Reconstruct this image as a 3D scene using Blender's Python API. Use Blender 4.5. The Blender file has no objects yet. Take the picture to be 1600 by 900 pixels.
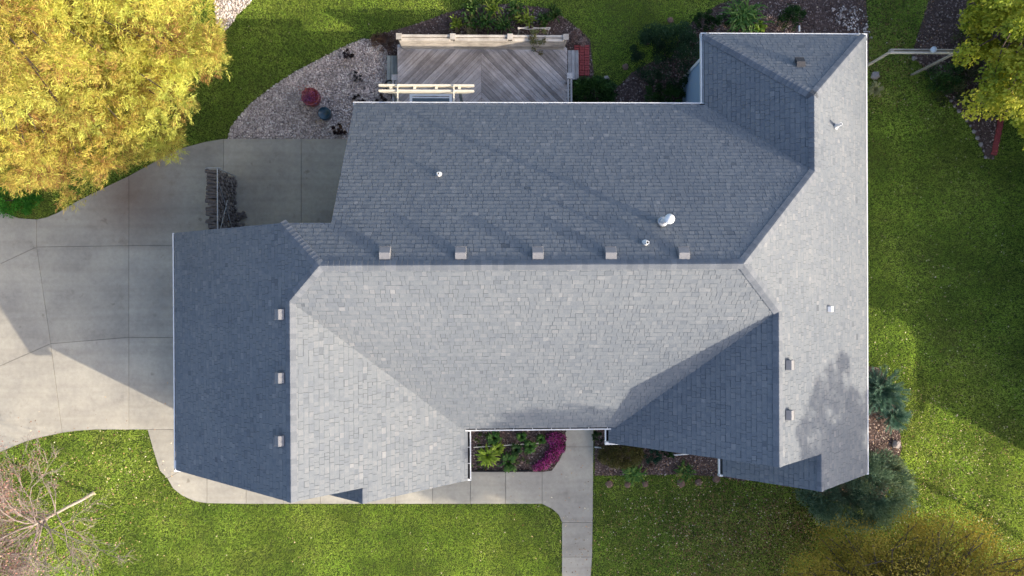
import bpy, bmesh, math, random
import numpy as np
from mathutils import Vector, Matrix, Euler

random.seed(7); rng = np.random.default_rng(7)
scene = bpy.context.scene
COL = scene.collection

# ---------------------------------------------------------------- camera, sky, sun, exposure
Z0 = 3.5                       # eave height of the house
CH = 21.8 + Z0                 # height of the drone above the ground
FPX = 1067.0                   # focal length in 1600-px units
ta, tb, tc = -0.0286, 0.0031, 0.0054
RC = Matrix(((math.cos(tc), -math.sin(tc), 0), (math.sin(tc), math.cos(tc), 0), (0, 0, 1)))
RA = Matrix(((math.cos(ta), 0, -math.sin(ta)), (0, 1, 0), (math.sin(ta), 0, math.cos(ta))))
RB = Matrix(((1, 0, 0), (0, math.cos(tb), -math.sin(tb)), (0, math.sin(tb), math.cos(tb))))
R = RB @ RA @ RC
cam_data = bpy.data.cameras.new("camera"); cam = bpy.data.objects.new("camera", cam_data); COL.objects.link(cam)
cam.matrix_world = Matrix.Translation((0, 0, CH)) @ R.transposed().to_4x4()
cam_data.sensor_width = 36.0; cam_data.lens = FPX / 1600 * 36.0
cam_data.clip_end = 2000; scene.camera = cam
Rn = np.array(R)

def G(px, py, z=0.0):
    d = Rn.T @ np.array([(px - 800) / FPX, (450 - py) / FPX, -1.0]); t = (z - CH) / d[2]
    return (d[0] * t, d[1] * t)
def proj(P):
    v = (np.asarray(P, float) - np.array([0, 0, CH])) @ Rn.T
    return 800 + FPX * v[..., 0] / -v[..., 2], 450 - FPX * v[..., 1] / -v[..., 2]
def GP(lst, z=0.0): return [G(x, y, z) for x, y in lst]

SX, SY = 1.965, -1.012         # towards the sun, per metre of height
s_az = math.atan2(SY, SX); s_el = math.atan2(1, math.hypot(SX, SY))
w = bpy.data.worlds.new("World"); scene.world = w; w.use_nodes = True
nt = w.node_tree; bg = nt.nodes["Background"]
sky = nt.nodes.new("ShaderNodeTexSky"); sky.sky_type = 'NISHITA'; sky.sun_disc = False
sky.sun_elevation = s_el; sky.sun_rotation = math.pi / 2 - s_az
sky.altitude = 200; sky.air_density = 0.68; sky.dust_density = 3.0; sky.ozone_density = 0.6
nt.links.new(sky.outputs[0], bg.inputs[0]); bg.inputs[1].default_value = 0.15
sd = bpy.data.lights.new("sun", 'SUN'); sd.energy = 2.3; sd.angle = math.radians(0.53); sd.color = (1.0, 0.89, 0.73)
so = bpy.data.objects.new("sun", sd); COL.objects.link(so)
so.rotation_euler = Vector((SX, SY, 1)).to_track_quat('Z', 'Y').to_euler(); so.location = (30, -16, 15)
scene.view_settings.view_transform = 'Standard'; scene.view_settings.look = 'None'
scene.view_settings.gamma = 1; scene.view_settings.exposure = 1.55

# ---------------------------------------------------------------- materials
def new_mat(name):
    m = bpy.data.materials.new(name); m.use_nodes = True
    t = m.node_tree; return m, t, t.nodes, t.links, t.nodes["Principled BSDF"]
def noise_node(N, L, scale, detail=4, rough=.6, vec=None, dim3=True):
    n = N.new("ShaderNodeTexNoise"); n.inputs["Scale"].default_value = scale
    n.inputs["Detail"].default_value = detail; n.inputs["Roughness"].default_value = rough
    if vec is not None: L.new(vec, n.inputs["Vector"])
    return n
def ramp(N, L, fac, stops):
    r = N.new("ShaderNodeValToRGB"); e = r.color_ramp.elements
    while len(e) < len(stops): e.new(.5)
    for i, (p, c) in enumerate(stops): e[i].position = p; e[i].color = (*c, 1)
    L.new(fac, r.inputs[0]); return r
def mixc(N, L, fac, a, b, mode='MIX'):
    x = N.new("ShaderNodeMix"); x.data_type = 'RGBA'; x.blend_type = mode
    for sock, v in ((x.inputs[0], fac), (x.inputs[6], a), (x.inputs[7], b)):
        if isinstance(v, (int, float)): sock.default_value = v
        elif isinstance(v, tuple): sock.default_value = (*v, 1)
        else: L.new(v, sock)
    return x.outputs[2]
def bump(N, L, h, strength, dist, bsdf):
    b = N.new("ShaderNodeBump"); b.inputs["Strength"].default_value = strength; b.inputs["Distance"].default_value = dist
    L.new(h, b.inputs["Height"]); L.new(b.outputs[0], bsdf.inputs["Normal"])
def geo_pos(N): return N.new("ShaderNodeNewGeometry").outputs["Position"]
def attr(N, name='tint'):
    a = N.new("ShaderNodeAttribute"); a.attribute_name = name; return a.outputs["Fac"]

def simple_mat(name, c1, c2=None, scale=6, rough=.7, bs=.3, bd=.01, metal=0, spec=.3, big=0.5):
    m, t, N, L, b = new_mat(name)
    c2 = c2 or tuple(x * .8 for x in c1)
    p = geo_pos(N); n = noise_node(N, L, scale, 6, .65, p); n2 = noise_node(N, L, scale * .13, 3, .5, p)
    r = ramp(N, L, n.outputs[0], [(.3, c2), (.7, c1)])
    c = mixc(N, L, big * .5, r.outputs[0], ramp(N, L, n2.outputs[0], [(.3, tuple(x * .75 for x in c1)), (.7, c1)]).outputs[0])
    L.new(c, b.inputs["Base Color"]); b.inputs["Roughness"].default_value = rough; b.inputs["Metallic"].default_value = metal
    b.inputs["Specular IOR Level"].default_value = spec
    bump(N, L, n.outputs[0], bs, bd, b); return m

def foliage_mat(name, cols, trans=.3, mott=.8, rough=.6):
    """cols: list of colours along the tint attribute"""
    m, t, N, L, b = new_mat(name)
    k = len(cols)
    r = ramp(N, L, attr(N), [((i + .0) / (k - 1), c) for i, c in enumerate(cols)])
    n = noise_node(N, L, mott, 3, .6, geo_pos(N))
    hs = N.new("ShaderNodeHueSaturation"); L.new(r.outputs[0], hs.inputs["Color"])
    mr = N.new("ShaderNodeMapRange"); mr.inputs[1].default_value = .3; mr.inputs[2].default_value = .7
    mr.inputs[3].default_value = .7; mr.inputs[4].default_value = 1.3; L.new(n.outputs[0], mr.inputs[0]); L.new(mr.outputs[0], hs.inputs["Value"])
    L.new(hs.outputs[0], b.inputs["Base Color"]); b.inputs["Roughness"].default_value = rough; b.inputs["Specular IOR Level"].default_value = .25
    tr = N.new("ShaderNodeBsdfTranslucent"); L.new(hs.outputs[0], tr.inputs[0])
    mx = N.new("ShaderNodeMixShader"); mx.inputs[0].default_value = trans
    L.new(b.outputs[0], mx.inputs[1]); L.new(tr.outputs[0], mx.inputs[2]); L.new(mx.outputs[0], N["Material Output"].inputs[0])
    return m

def shingle_mat(name, use_obj=False):
    m, t, N, L, b = new_mat(name)
    p = geo_pos(N)
    if use_obj:
        oi = N.new("ShaderNodeObjectInfo"); fac = oi.outputs["Random"]
        r = ramp(N, L, fac, [(0, (.138, .151, .168)), (.5, (.16, .174, .192)), (1, (.184, .196, .212))])
    else:
        fac = attr(N)
        r = ramp(N, L, fac, [(0, (.095, .108, .122)), (.15, (.125, .139, .154)), (.3, (.150, .166, .184)), (.55, (.164, .179, .192)), (.8, (.186, .198, .208)), (1, (.230, .237, .242))])
    g = noise_node(N, L, 160, 3, .8, p); g2 = noise_node(N, L, 9, 5, .7, p); g3 = noise_node(N, L, .5, 4, .6, p)
    c = mixc(N, L, .55, r.outputs[0], ramp(N, L, g.outputs[0], [(.3, (.5, .5, .5)), (.7, (1.35, 1.33, 1.3))]).outputs[0], 'MULTIPLY')
    c = mixc(N, L, .5, c, ramp(N, L, g2.outputs[0], [(.3, (.78, .8, .83)), (.7, (1.2, 1.18, 1.15))]).outputs[0], 'MULTIPLY')
    c = mixc(N, L, .5, c, ramp(N, L, g3.outputs[0], [(.3, (.84, .86, .9)), (.7, (1.14, 1.12, 1.1))]).outputs[0], 'MULTIPLY')
    L.new(c, b.inputs["Base Color"]); b.inputs["Roughness"].default_value = .92; b.inputs["Specular IOR Level"].default_value = .15
    bump(N, L, g.outputs[0], .5, .004, b); return m

def concrete_mat():
    m, t, N, L, b = new_mat("concrete")
    p = geo_pos(N); oi = N.new("ShaderNodeObjectInfo")
    base = ramp(N, L, oi.outputs["Random"], [(0, (.37, .345, .285)), (1, (.42, .39, .322))])
    n1 = noise_node(N, L, .45, 6, .62, p); n2 = noise_node(N, L, 7, 5, .7, p); n3 = noise_node(N, L, 120, 2, .6, p)
    n4 = noise_node(N, L, 1.6, 8, .75, p)
    c = mixc(N, L, .9, base.outputs[0], ramp(N, L, n1.outputs[0], [(.34, (.76, .76, .78)), (.60, (1.06, 1.05, 1.03))]).outputs[0], 'MULTIPLY')
    c = mixc(N, L, .7, c, ramp(N, L, n2.outputs[0], [(.3, (.86, .86, .87)), (.7, (1.1, 1.1, 1.1))]).outputs[0], 'MULTIPLY')
    c = mixc(N, L, .6, c, ramp(N, L, n4.outputs[0], [(.30, (.72, .70, .68)), (.44, (1, 1, 1)), (.8, (1.05, 1.04, 1.02))]).outputs[0], 'MULTIPLY')
    c = mixc(N, L, .35, c, ramp(N, L, n3.outputs[0], [(.3, (.75, .75, .75)), (.7, (1.2, 1.2, 1.2))]).outputs[0], 'MULTIPLY')
    n5 = noise_node(N, L, 2.3, 3, .5, p)
    c = mixc(N, L, .8, c, ramp(N, L, n5.outputs[0], [(.24, (.62, .60, .57)), (.31, (1, 1, 1)), (1, (1, 1, 1))]).outputs[0], 'MULTIPLY')
    n6 = N.new("ShaderNodeTexNoise"); mp = N.new("ShaderNodeMapping"); mp.inputs["Scale"].default_value = (.12, 3.2, 1); L.new(p, mp.inputs[0]); L.new(mp.outputs[0], n6.inputs["Vector"]); n6.inputs["Scale"].default_value = 1.0
    c = mixc(N, L, .5, c, ramp(N, L, n6.outputs[0], [(.36, (.86, .85, .84)), (.55, (1.03, 1.03, 1.03))]).outputs[0], 'MULTIPLY')
    # rust stain where needles wash off the tree
    sx, sy = G(205, 305)
    vm = N.new("ShaderNodeVectorMath"); vm.operation = 'DISTANCE'; L.new(p, vm.inputs[0]); vm.inputs[1].default_value = (sx, sy, 0)
    ad = N.new("ShaderNodeMath"); ad.operation = 'MULTIPLY_ADD'; L.new(n4.outputs[0], ad.inputs[0]); ad.inputs[1].default_value = 1.6; L.new(vm.outputs["Value"], ad.inputs[2])
    mr = N.new("ShaderNodeMapRange"); mr.inputs[1].default_value = .8; mr.inputs[2].default_value = 3.0; mr.inputs[3].default_value = .75; mr.inputs[4].default_value = 0
    L.new(ad.outputs[0], mr.inputs[0])
    c = mixc(N, L, mr.outputs[0], c, (.20, .13, .09))
    L.new(c, b.inputs["Base Color"]); b.inputs["Roughness"].default_value = .9; b.inputs["Specular IOR Level"].default_value = .2
    bump(N, L, n2.outputs[0], .15, .005, b); return m

def wood_mat(name, c1, c2, stretch=(1, 1, 1), rough=.8, dark=.7):
    """weathered boards: grain follows the object's own X axis; each board gets its own tone"""
    m, t, N, L, b = new_mat(name)
    tc = N.new("ShaderNodeTexCoord"); oi = N.new("ShaderNodeObjectInfo")
    mp = N.new("ShaderNodeMapping"); mp.inputs["Scale"].default_value = (1.2, 45, 20)
    L.new(tc.outputs["Object"], mp.inputs[0])
    av = N.new("ShaderNodeVectorMath"); L.new(mp.outputs[0], av.inputs[0])
    mu = N.new("ShaderNodeMath"); mu.operation = 'MULTIPLY'; mu.inputs[1].default_value = 57; L.new(oi.outputs["Random"], mu.inputs[0]); L.new(mu.outputs[0], av.inputs[1])
    n = noise_node(N, L, 1, 6, .7, av.outputs[0])
    r = ramp(N, L, n.outputs[0], [(.3, c2), (.65, c1)])
    tone = ramp(N, L, oi.outputs["Random"], [(0, (dark, dark, dark)), (1, (1.15, 1.15, 1.15))])
    c = mixc(N, L, 1.0, r.outputs[0], tone.outputs[0], 'MULTIPLY')
    n2 = noise_node(N, L, 1.7, 5, .7, geo_pos(N))
    c = mixc(N, L, .8, c, ramp(N, L, n2.outputs[0], [(.35, (.6, .58, .57)), (.6, (1.08, 1.08, 1.08))]).outputs[0], 'MULTIPLY')
    L.new(c, b.inputs["Base Color"]); b.inputs["Roughness"].default_value = rough; b.inputs["Specular IOR Level"].default_value = .2
    bump(N, L, n.outputs[0], .4, .004, b); return m

M = {}
M['shingle'] = shingle_mat("asphalt_shingle"); M['cap'] = shingle_mat("ridge_shingle", True)
M['concrete'] = concrete_mat()
M['white'] = simple_mat("white_paint", (.78, .78, .76), (.70, .70, .68), 8, .45, .1, .002)
M['trim'] = simple_mat("trim_paint", (.72, .72, .70), None, 5, .5, .1, .002)
M['shadefill'] = simple_mat("dark_shade_fill", (.05, .045, .04), (.02, .02, .02), 20, .9)  # near-black colour standing in for shade inside the gutters
M['siding'] = simple_mat("blue_siding", (.30, .40, .50), (.26, .36, .46), 3, .6, .05, .002)
M['deckbase'] = simple_mat("roof_deck", (.075, .083, .09), None, 5, .9)
M['soil'] = simple_mat("bare_soil", (.20, .13, .095), (.13, .08, .055), 25, .95, .8, .02)
M['joint'] = simple_mat("joint_dirt", (.17, .155, .13), None, 30, .95)
M['ventbrown'] = simple_mat("vent_metal", (.235, .232, .235), (.19, .186, .188), 30, .55, .1, .002, metal=0)
M['pvc'] = simple_mat("white_pipe", (.80, .80, .78), (.68, .68, .66), 12, .4, .1, .002)
M['black'] = simple_mat("black_rubber", (.02, .02, .02), None, 10, .7)
M['darkvent'] = simple_mat("dark_vent", (.055, .055, .06), None, 20, .6)
M['galv'] = simple_mat("galvanised_tube", (.45, .46, .47), (.36, .37, .38), 15, .4, .1, .002, metal=.5)
M['deck'] = wood_mat("weathered_deck", (.60, .545, .515), (.30, .27, .255), dark=.56)
M['rail'] = wood_mat("pale_weathered_wood", (.60, .54, .46), (.42, .37, .31), dark=.8)
M['greyrail'] = wood_mat("grey_rail_wood", (.46, .45, .44), (.30, .29, .285))
M['greenstep'] = wood_mat("algae_grey_wood", (.27, .29, .27), (.17, .19, .18))
M['cream'] = simple_mat("cream_beam_paint", (.72, .66, .52), (.60, .54, .42), 8, .6)
M['oldwood'] = wood_mat("old_grey_post", (.46, .42, .36), (.28, .25, .21))
M['brick'] = simple_mat("red_brick", (.36, .075, .07), (.24, .05, .05), 25, .85, .6, .01)
M['glass'] = simple_mat("table_glass", (.10, .13, .14), (.08, .10, .11), 3, .08, .0, .001, spec=.6)
M['teal'] = simple_mat("teal_glaze", (.03, .32, .46), (.02, .20, .30), 10, .6, .2, .004, spec=.6)
M['tealrim'] = simple_mat("teal_rim", (.01, .045, .07), None, 10, .3, spec=.6)
M['redglaze'] = simple_mat("red_glaze", (.30, .06, .05), (.12, .03, .06), 6, .2, .2, .004, spec=.7)
M['purple'] = simple_mat("purple_glaze", (.34, .08, .24), (.12, .03, .12), 5, .22, .2, .004, spec=.7)
M['bark'] = simple_mat("bark", (.16, .12, .095), (.07, .05, .04), 22, .95, .9, .03)
M['palebark'] = simple_mat("pale_bark", (.40, .35, .30), (.26, .22, .18), 14, .9, .7, .02)
M['twig'] = simple_mat("grey_twig", (.33, .27, .235), (.19, .145, .125), 14, .9, .5, .01)
M['rock'] = simple_mat("dark_rock", (.10, .09, .085), (.04, .035, .035), 12, .9, .9, .03)
M['log'] = simple_mat("split_log", (.19, .165, .15), (.05, .042, .038), 14, .95, .9, .02)
M['logend'] = simple_mat("log_end", (.27, .24, .22), (.07, .06, .055), 18, .95, .7, .02)
M['stone'] = simple_mat("edging_stone", (.33, .29, .27), (.20, .17, .16), 15, .9, .6, .02)

def ground_mat(name, stops, scale, fine, bs=.8):
    m, t, N, L, b = new_mat(name); p = geo_pos(N)
    n = noise_node(N, L, scale, 6, .7, p); f = noise_node(N, L, fine, 4, .8, p)
    r = ramp(N, L, n.outputs[0], stops)
    c = mixc(N, L, .9, r.outputs[0], ramp(N, L, f.outputs[0], [(.3, (.45, .45, .45)), (.7, (1.4, 1.4, 1.4))]).outputs[0], 'MULTIPLY')
    L.new(c, b.inputs["Base Color"]); b.inputs["Roughness"].default_value = .95; b.inputs["Specular IOR Level"].default_value = .1
    bump(N, L, f.outputs[0], bs, .03, b); return m
M['lawn'] = ground_mat("lawn_turf", [(.3, (.05, .07, .018)), (.5, (.065, .09, .02)), (.7, (.09, .10, .03))], .5, 25)
M['mulch'] = ground_mat("mulch_ground", [(.3, (.07, .045, .038)), (.7, (.15, .105, .09))], 2.5, 30)
M['gravel'] = ground_mat("gravel_base", [(.3, (.30, .25, .22)), (.7, (.44, .37, .33))], 4, 40)
M['grass'] = foliage_mat("grass_blades", [(.26, .41, .065), (.41, .57, .09), (.56, .68, .125), (.72, .74, .24)], .5, .55)
M['leaf_dead'] = foliage_mat("fallen_leaves", [(.13, .075, .04), (.36, .17, .08), (.54, .38, .20), (.78, .68, .48)], .1, 3)
M['stones'] = foliage_mat("pebbles", [(.17, .14, .13), (.46, .38, .34), (.66, .56, .50), (.80, .74, .67)], .0, 2.0, .85)
M['chips'] = foliage_mat("mulch_chips", [(.06, .04, .035), (.15, .10, .085), (.26, .19, .165), (.40, .33, .29)], .0, 1.5, .9)

# ---------------------------------------------------------------- helpers
def tag(o, label=None, cat=None, group=None, kind=None):
    if label: o['label'] = label
    if cat: o['category'] = cat
    if group: o['group'] = group
    if kind: o['kind'] = kind
    return o
def empty(name, loc=(0, 0, 0), rz=0, **k):
    o = bpy.data.objects.new(name, None); COL.objects.link(o); o.location = loc; o.rotation_euler = (0, 0, rz)
    o.empty_display_size = .3
    return tag(o, **k)
def link(name, me, mat, parent=None, **k):
    o = bpy.data.objects.new(name, me); COL.objects.link(o)
    if mat is not None:
        if not me.materials: me.materials.append(mat)
    if parent is not None: o.parent = parent
    return tag(o, **k)
def fast_mesh(name, V, F, tint=None, smooth=False):
    """V (n,3); F (m,k) uniform or list of lists"""
    me = bpy.data.meshes.new(name)
    if isinstance(F, np.ndarray):
        m, k = F.shape
        me.vertices.add(len(V)); me.vertices.foreach_set("co", np.ascontiguousarray(V, dtype=np.float32).ravel())
        me.loops.add(m * k); me.loops.foreach_set("vertex_index", np.ascontiguousarray(F, dtype=np.int32).ravel())
        me.polygons.add(m); me.polygons.foreach_set("loop_start", np.arange(0, m * k, k, dtype=np.int32))
        try: me.polygons.foreach_set("loop_total", np.full(m, k, dtype=np.int32))
        except Exception: pass
        me.update(calc_edges=True)
    else:
        me.from_pydata([tuple(map(float, v)) for v in V], [], F); me.update()
    if tint is not None:
        a = me.attributes.new("tint", 'FLOAT', 'FACE'); a.data.foreach_set("value", np.asarray(tint, dtype=np.float32))
    if smooth: me.polygons.foreach_set("use_smooth", np.ones(len(me.polygons), dtype=bool))
    return me
class MB:
    def __init__(s): s.v = []; s.f = []
    def add(s, vs, fs):
        b = len(s.v); s.v += [tuple(v) for v in vs]; s.f += [[b + i for i in f] for f in fs]; return s
    def box(s, a, b, mat=None):
        (x0, y0, z0), (x1, y1, z1) = a, b
        vs = [(x0, y0, z0), (x1, y0, z0), (x1, y1, z0), (x0, y1, z0), (x0, y0, z1), (x1, y0, z1), (x1, y1, z1), (x0, y1, z1)]
        if mat is not None: vs = [tuple(mat @ Vector(v)) for v in vs]
        return s.add(vs, [[0, 3, 2, 1], [4, 5, 6, 7], [0, 1, 5, 4], [1, 2, 6, 5], [2, 3, 7, 6], [3, 0, 4, 7]])
    def bar(s, p, q, w, h, up=(0, 0, 1)):
        p = Vector(p); q = Vector(q); d = (q - p); L = d.length; x = d.normalized(); u = Vector(up)
        if abs(x.dot(u)) > .98: u = Vector((0, 1, 0))
        y = u.cross(x).normalized(); z = x.cross(y)
        m = Matrix((x, y, z)).transposed().to_4x4(); m.translation = p
        return s.box((0, -w / 2, -h / 2), (L, w / 2, h / 2), m)
    def tube(s, pts, rad, n=8, cap=True):
        pts = [Vector(p) for p in pts]; rad = rad if hasattr(rad, '__len__') else [rad] * len(pts)
        rings = []; ref = Vector((0.31, .2, .93)).normalized()
        for i, p in enumerate(pts):
            d = (pts[min(i + 1, len(pts) - 1)] - pts[max(i - 1, 0)]).normalized()
            a = d.cross(ref)
            if a.length < .05: a = d.cross(Vector((1, 0, 0)))
            a.normalize(); bb = d.cross(a)
            b0 = len(s.v)
            for k in range(n):
                t = 2 * math.pi * k / n; s.v.append(tuple(p + (a * math.cos(t) + bb * math.sin(t)) * rad[i]))
            rings.append(b0)
        for i in range(len(rings) - 1):
            for k in range(n): s.f.append([rings[i] + k, rings[i] + (k + 1) % n, rings[i + 1] + (k + 1) % n, rings[i + 1] + k])
        if cap: s.f.append([rings[0] + k for k in range(n)][::-1]); s.f.append([rings[-1] + k for k in range(n)])
        return s
    def lathe(s, prof, c=(0, 0, 0), n=20, cap=True):
        b = len(s.v)
        for r, z in prof:
            for k in range(n): t = 2 * math.pi * k / n; s.v.append((c[0] + r * math.cos(t), c[1] + r * math.sin(t), c[2] + z))
        for i in range(len(prof) - 1):
            for k in range(n): s.f.append([b + i * n + k, b + i * n + (k + 1) % n, b + (i + 1) * n + (k + 1) % n, b + (i + 1) * n + k])
        if prof[0][0] > .001: s.f.append([b + k for k in range(n)][::-1])
        if cap and prof[-1][0] > .001: s.f.append([b + (len(prof) - 1) * n + k for k in range(n)])
        return s
    def prism(s, poly, z0, z1):
        n = len(poly); b = len(s.v)
        A = sum(poly[i][0] * poly[(i + 1) % n][1] - poly[(i + 1) % n][0] * poly[i][1] for i in range(n))
        if A < 0: poly = poly[::-1]
        s.v += [(x, y, z0) for x, y in poly] + [(x, y, z1) for x, y in poly]
        s.f.append([b + i for i in range(n)][::-1]); s.f.append([b + n + i for i in range(n)])
        for i in range(n): j = (i + 1) % n; s.f.append([b + i, b + j, b + n + j, b + n + i])
        return s
    def mesh(s, name, bev=0, smooth=False):
        me = bpy.data.meshes.new(name); me.from_pydata(s.v, [], s.f); me.update()
        if bev:
            bm = bmesh.new(); bm.from_mesh(me)
            bmesh.ops.bevel(bm, geom=[e for e in bm.edges], offset=bev, segments=1, affect='EDGES', profile=.7)
            bm.to_mesh(me); bm.free()
        if smooth: me.polygons.foreach_set("use_smooth", np.ones(len(me.polygons), dtype=bool))
        return me
    def build(s, name, mat, parent=None, bev=0, smooth=False, **k):
        return link(name, s.mesh(name, bev, smooth), mat, parent, **k)

def inset(poly, d):
    n = len(poly); A = sum(poly[i][0] * poly[(i + 1) % n][1] - poly[(i + 1) % n][0] * poly[i][1] for i in range(n))
    if A < 0: poly = poly[::-1]
    out = []
    for i in range(n):
        p0 = Vector(poly[i - 1]); p1 = Vector(poly[i]); p2 = Vector(poly[(i + 1) % n])
        a = (p1 - p0).normalized(); b = (p2 - p1).normalized()
        na = Vector((-a.y, a.x)); nb = Vector((-b.y, b.x)); m = na + nb
        if m.length < .2: m = na
        m.normalize(); k = d / max(.4, m.dot(na)); out.append(tuple(p1 + m * k))
    return out
def in_poly(P, poly):
    x, y = P[:, 0], P[:, 1]; c = np.zeros(len(P), bool); n = len(poly)
    for i in range(n):
        x0, y0 = poly[i]; x1, y1 = poly[(i + 1) % n]
        if y0 == y1: continue
        k = ((y0 > y) != (y1 > y)) & (x < (x1 - x0) * (y - y0) / (y1 - y0) + x0); c ^= k
    return c
def vnoise(P, scale, seed=0):
    """cheap smooth noise by summed sines"""
    r = np.random.default_rng(seed); o = np.zeros(len(P))
    for i in range(6):
        k = r.normal(size=P.shape[1]); k /= np.linalg.norm(k); o += np.sin(P @ k * scale * (1 + .5 * i) + r.uniform(0, 6.28)) / (1 + .4 * i)
    return o / 3.2
def unit(v): return v / np.maximum(np.linalg.norm(v, axis=-1, keepdims=True), 1e-9)
def blades(name, base, dirs, length, width, tint, mat, parent=None, quad=False, **k):
    """one slim triangle (or rhombus leaf) per row"""
    n = len(base); d = unit(dirs); r = unit(rng.normal(size=(n, 3))); side = unit(np.cross(d, r))
    L = np.broadcast_to(length, (n,))[:, None]; W = np.broadcast_to(width, (n,))[:, None]
    if quad:
        V = np.stack([base, base + d * L * .45 + side * W * .5, base + d * L, base + d * L * .45 - side * W * .5], 1).reshape(-1, 3)
        F = np.arange(n * 4).reshape(n, 4)
    else:
        V = np.stack([base - side * W * .5, base + side * W * .5, base + d * L], 1).reshape(-1, 3); F = np.arange(n * 3).reshape(n, 3)
    return link(name, fast_mesh(name, V, F, tint), mat, parent, **k)

# ---------------------------------------------------------------- the ground
gm = MB().add([(-300, -300, 0), (300, -300, 0), (300, 300, 0), (-300, 300, 0)], [[0, 1, 2, 3]])
gm.build('lawn_ground', M['lawn'], kind='structure')

drive = empty('driveway', kind='structure'); walk = empty('front_walk', kind='structure')
DR = [[(-200, 330), (0, 330), (30, 341), (58, 343), (58, 386), (0, 413), (-200, 500)],
      [(-200, 500), (0, 413), (58, 386), (80, 537), (0, 572), (-200, 660)],
      [(-200, 660), (0, 572), (80, 537), (98, 676), (60, 684), (40, 690), (0, 706), (-60, 740), (-200, 860)],
      [(58, 343), (72, 340), (90, 333), (120, 315), (160, 295), (202, 275), (202, 384), (58, 386)],
      [(58, 386), (202, 384), (202, 527), (80, 537)],
      [(80, 537), (202, 527), (202, 671), (150, 671), (120, 673), (98, 676)],
      [(202, 275), (240, 254), (280, 233), (320, 222), (350, 217), (350, 384), (202, 384)],
      [(350, 217), (471, 217), (471, 384), (350, 384)],
      [(471, 217), (598, 217), (598, 384), (471, 384)],
      [(202, 384), (364, 384), (364, 528), (202, 527)],
      [(202, 527), (364, 528), (364, 671), (202, 671)]]
WK = [[(231, 671), (364, 671), (364, 688), (324, 712), (262, 747), (250, 735), (240, 703)],
      [(262, 747), (324, 712), (324, 786), (305, 783), (285, 774), (271, 763)],
      [(324, 712), (364, 688), (385, 688), (385, 787), (324, 786)]]
xs = [385, 443, 501, 560, 618, 676, 735]
WK += [[(a, 703), (b, 703), (b, 787), (a, 787)] for a, b in zip(xs, xs[1:])]
WK += [[(735, 737), (790, 737), (790, 787), (735, 787)], [(790, 737), (847, 737), (847, 787), (790, 787)],
       [(882, 632), (927, 632), (927, 698), (884, 698)],
       [(884, 698), (927, 698), (926, 816), (878, 816), (873, 804), (863, 795), (847, 787), (847, 737), (862, 735), (874, 718)],
       [(878, 816), (926, 816), (925, 870), (878, 870)], [(878, 870), (925, 870), (921, 930), (878, 930)], [(878, 930), (921, 930), (921, 1010), (878, 1010)]]
HARD = []
for lst, par in ((DR, drive), (WK, walk)):
    for pg in lst:
        wp = GP(pg); HARD.append(wp)
        dz = random.uniform(-.003, .003)
        MB().prism(inset(wp, .007), -.08, .030 + dz).build('concrete_slab', M['concrete'], par)
jm = MB()
for wp in HARD: jm.prism(inset(wp, -.004), -.06, .010)
jm.build('joint_fill', M['joint'], drive)

HOUSE_FP = [(-9.6, 1.42), (-9.6, -5.42), (-6.5, -5.42), (-6.5, -5.87), (-1.15, -5.87), (-1.15, -4.15), (4.0, -4.15), (4.0, -4.73), (7.7, -4.73),
            (7.7, -5.84), (11.72, -5.84), (11.72, 7.66), (7.15, 7.66), (7.15, 5.41), (-4.02, 5.41), (-4.02, 1.42)]
BEDS = {
 'gravel_bed': ([(356, 217), (360, 200), (375, 180), (400, 155), (430, 133), (460, 113), (500, 92), (540, 72), (568, 60), (590, 64), (606, 80), (612, 165), (598, 176), (598, 217)], 'gravel'),
 'gravel_patch': ([(330, -40), (338, 38), (352, 48), (362, 38), (370, 24), (392, 4), (405, -40)], 'gravel'),
 'deck_bed': ([(572, 66), (600, 52), (650, 38), (700, 20), (745, 8), (800, 6), (860, 14), (895, 38), (922, 62), (928, 120), (925, 165), (612, 165), (606, 80), (590, 64)], 'mulch'),
 'corner_bed': ([(928, 120), (968, 135), (985, 115), (1015, 98), (1050, 90), (1062, 55), (1088, 28), (1125, 6), (1200, -14), (1352, -14), (1357, 60), (1357, 100), (1300, 190), (925, 190)], 'mulch'),
 'tree_bed': ([(1432, 60), (1424, 88), (1445, 106), (1462, 132), (1490, 165), (1520, 203), (1540, 247), (1552, 250), (1572, 178), (1660, 160), (1660, -60), (1470, -60)], 'mulch'),
 'entry_bed': ([(728, 640), (884, 640), (884, 695), (874, 718), (862, 735), (847, 737), (728, 737)], 'mulch'),
 'front_bed': ([(929, 640), (1100, 640), (1130, 700), (1180, 728), (1165, 752), (1122, 744), (1060, 741), (1000, 742), (929, 743)], 'mulch'),
 'side_bed': ([(1300, 560), (1372, 575), (1385, 590), (1395, 620), (1404, 650), (1408, 700), (1400, 740), (1380, 780), (1330, 790), (1270, 770), (1250, 745), (1300, 700)], 'mulch'),
}
BW = {k: (GP(v[0]), v[1]) for k, v in BEDS.items()}
for i, (k, (wp, mt)) in enumerate(BW.items()):
    MB().prism(wp, -.05, .012 + .0015 * i).build(k, M[mt], kind='structure')

# deck outline
DZ = .45
dxa = G(620, 72, DZ)[0]; dxb = G(887, 72, DZ)[0]; dyn = G(750, 70, DZ)[1]; dys = 5.41
DECK = [(dxa, dys), (dxb, dys), (dxb, dyn), (dxa, dyn)]
EXCL = HARD + [HOUSE_FP] + [v[0] for k, v in BW.items()] + [[(dxa - .5, dys), (dxb + .3, dys), (dxb + .3, dyn), (dxa - .5, dyn)]]

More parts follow.
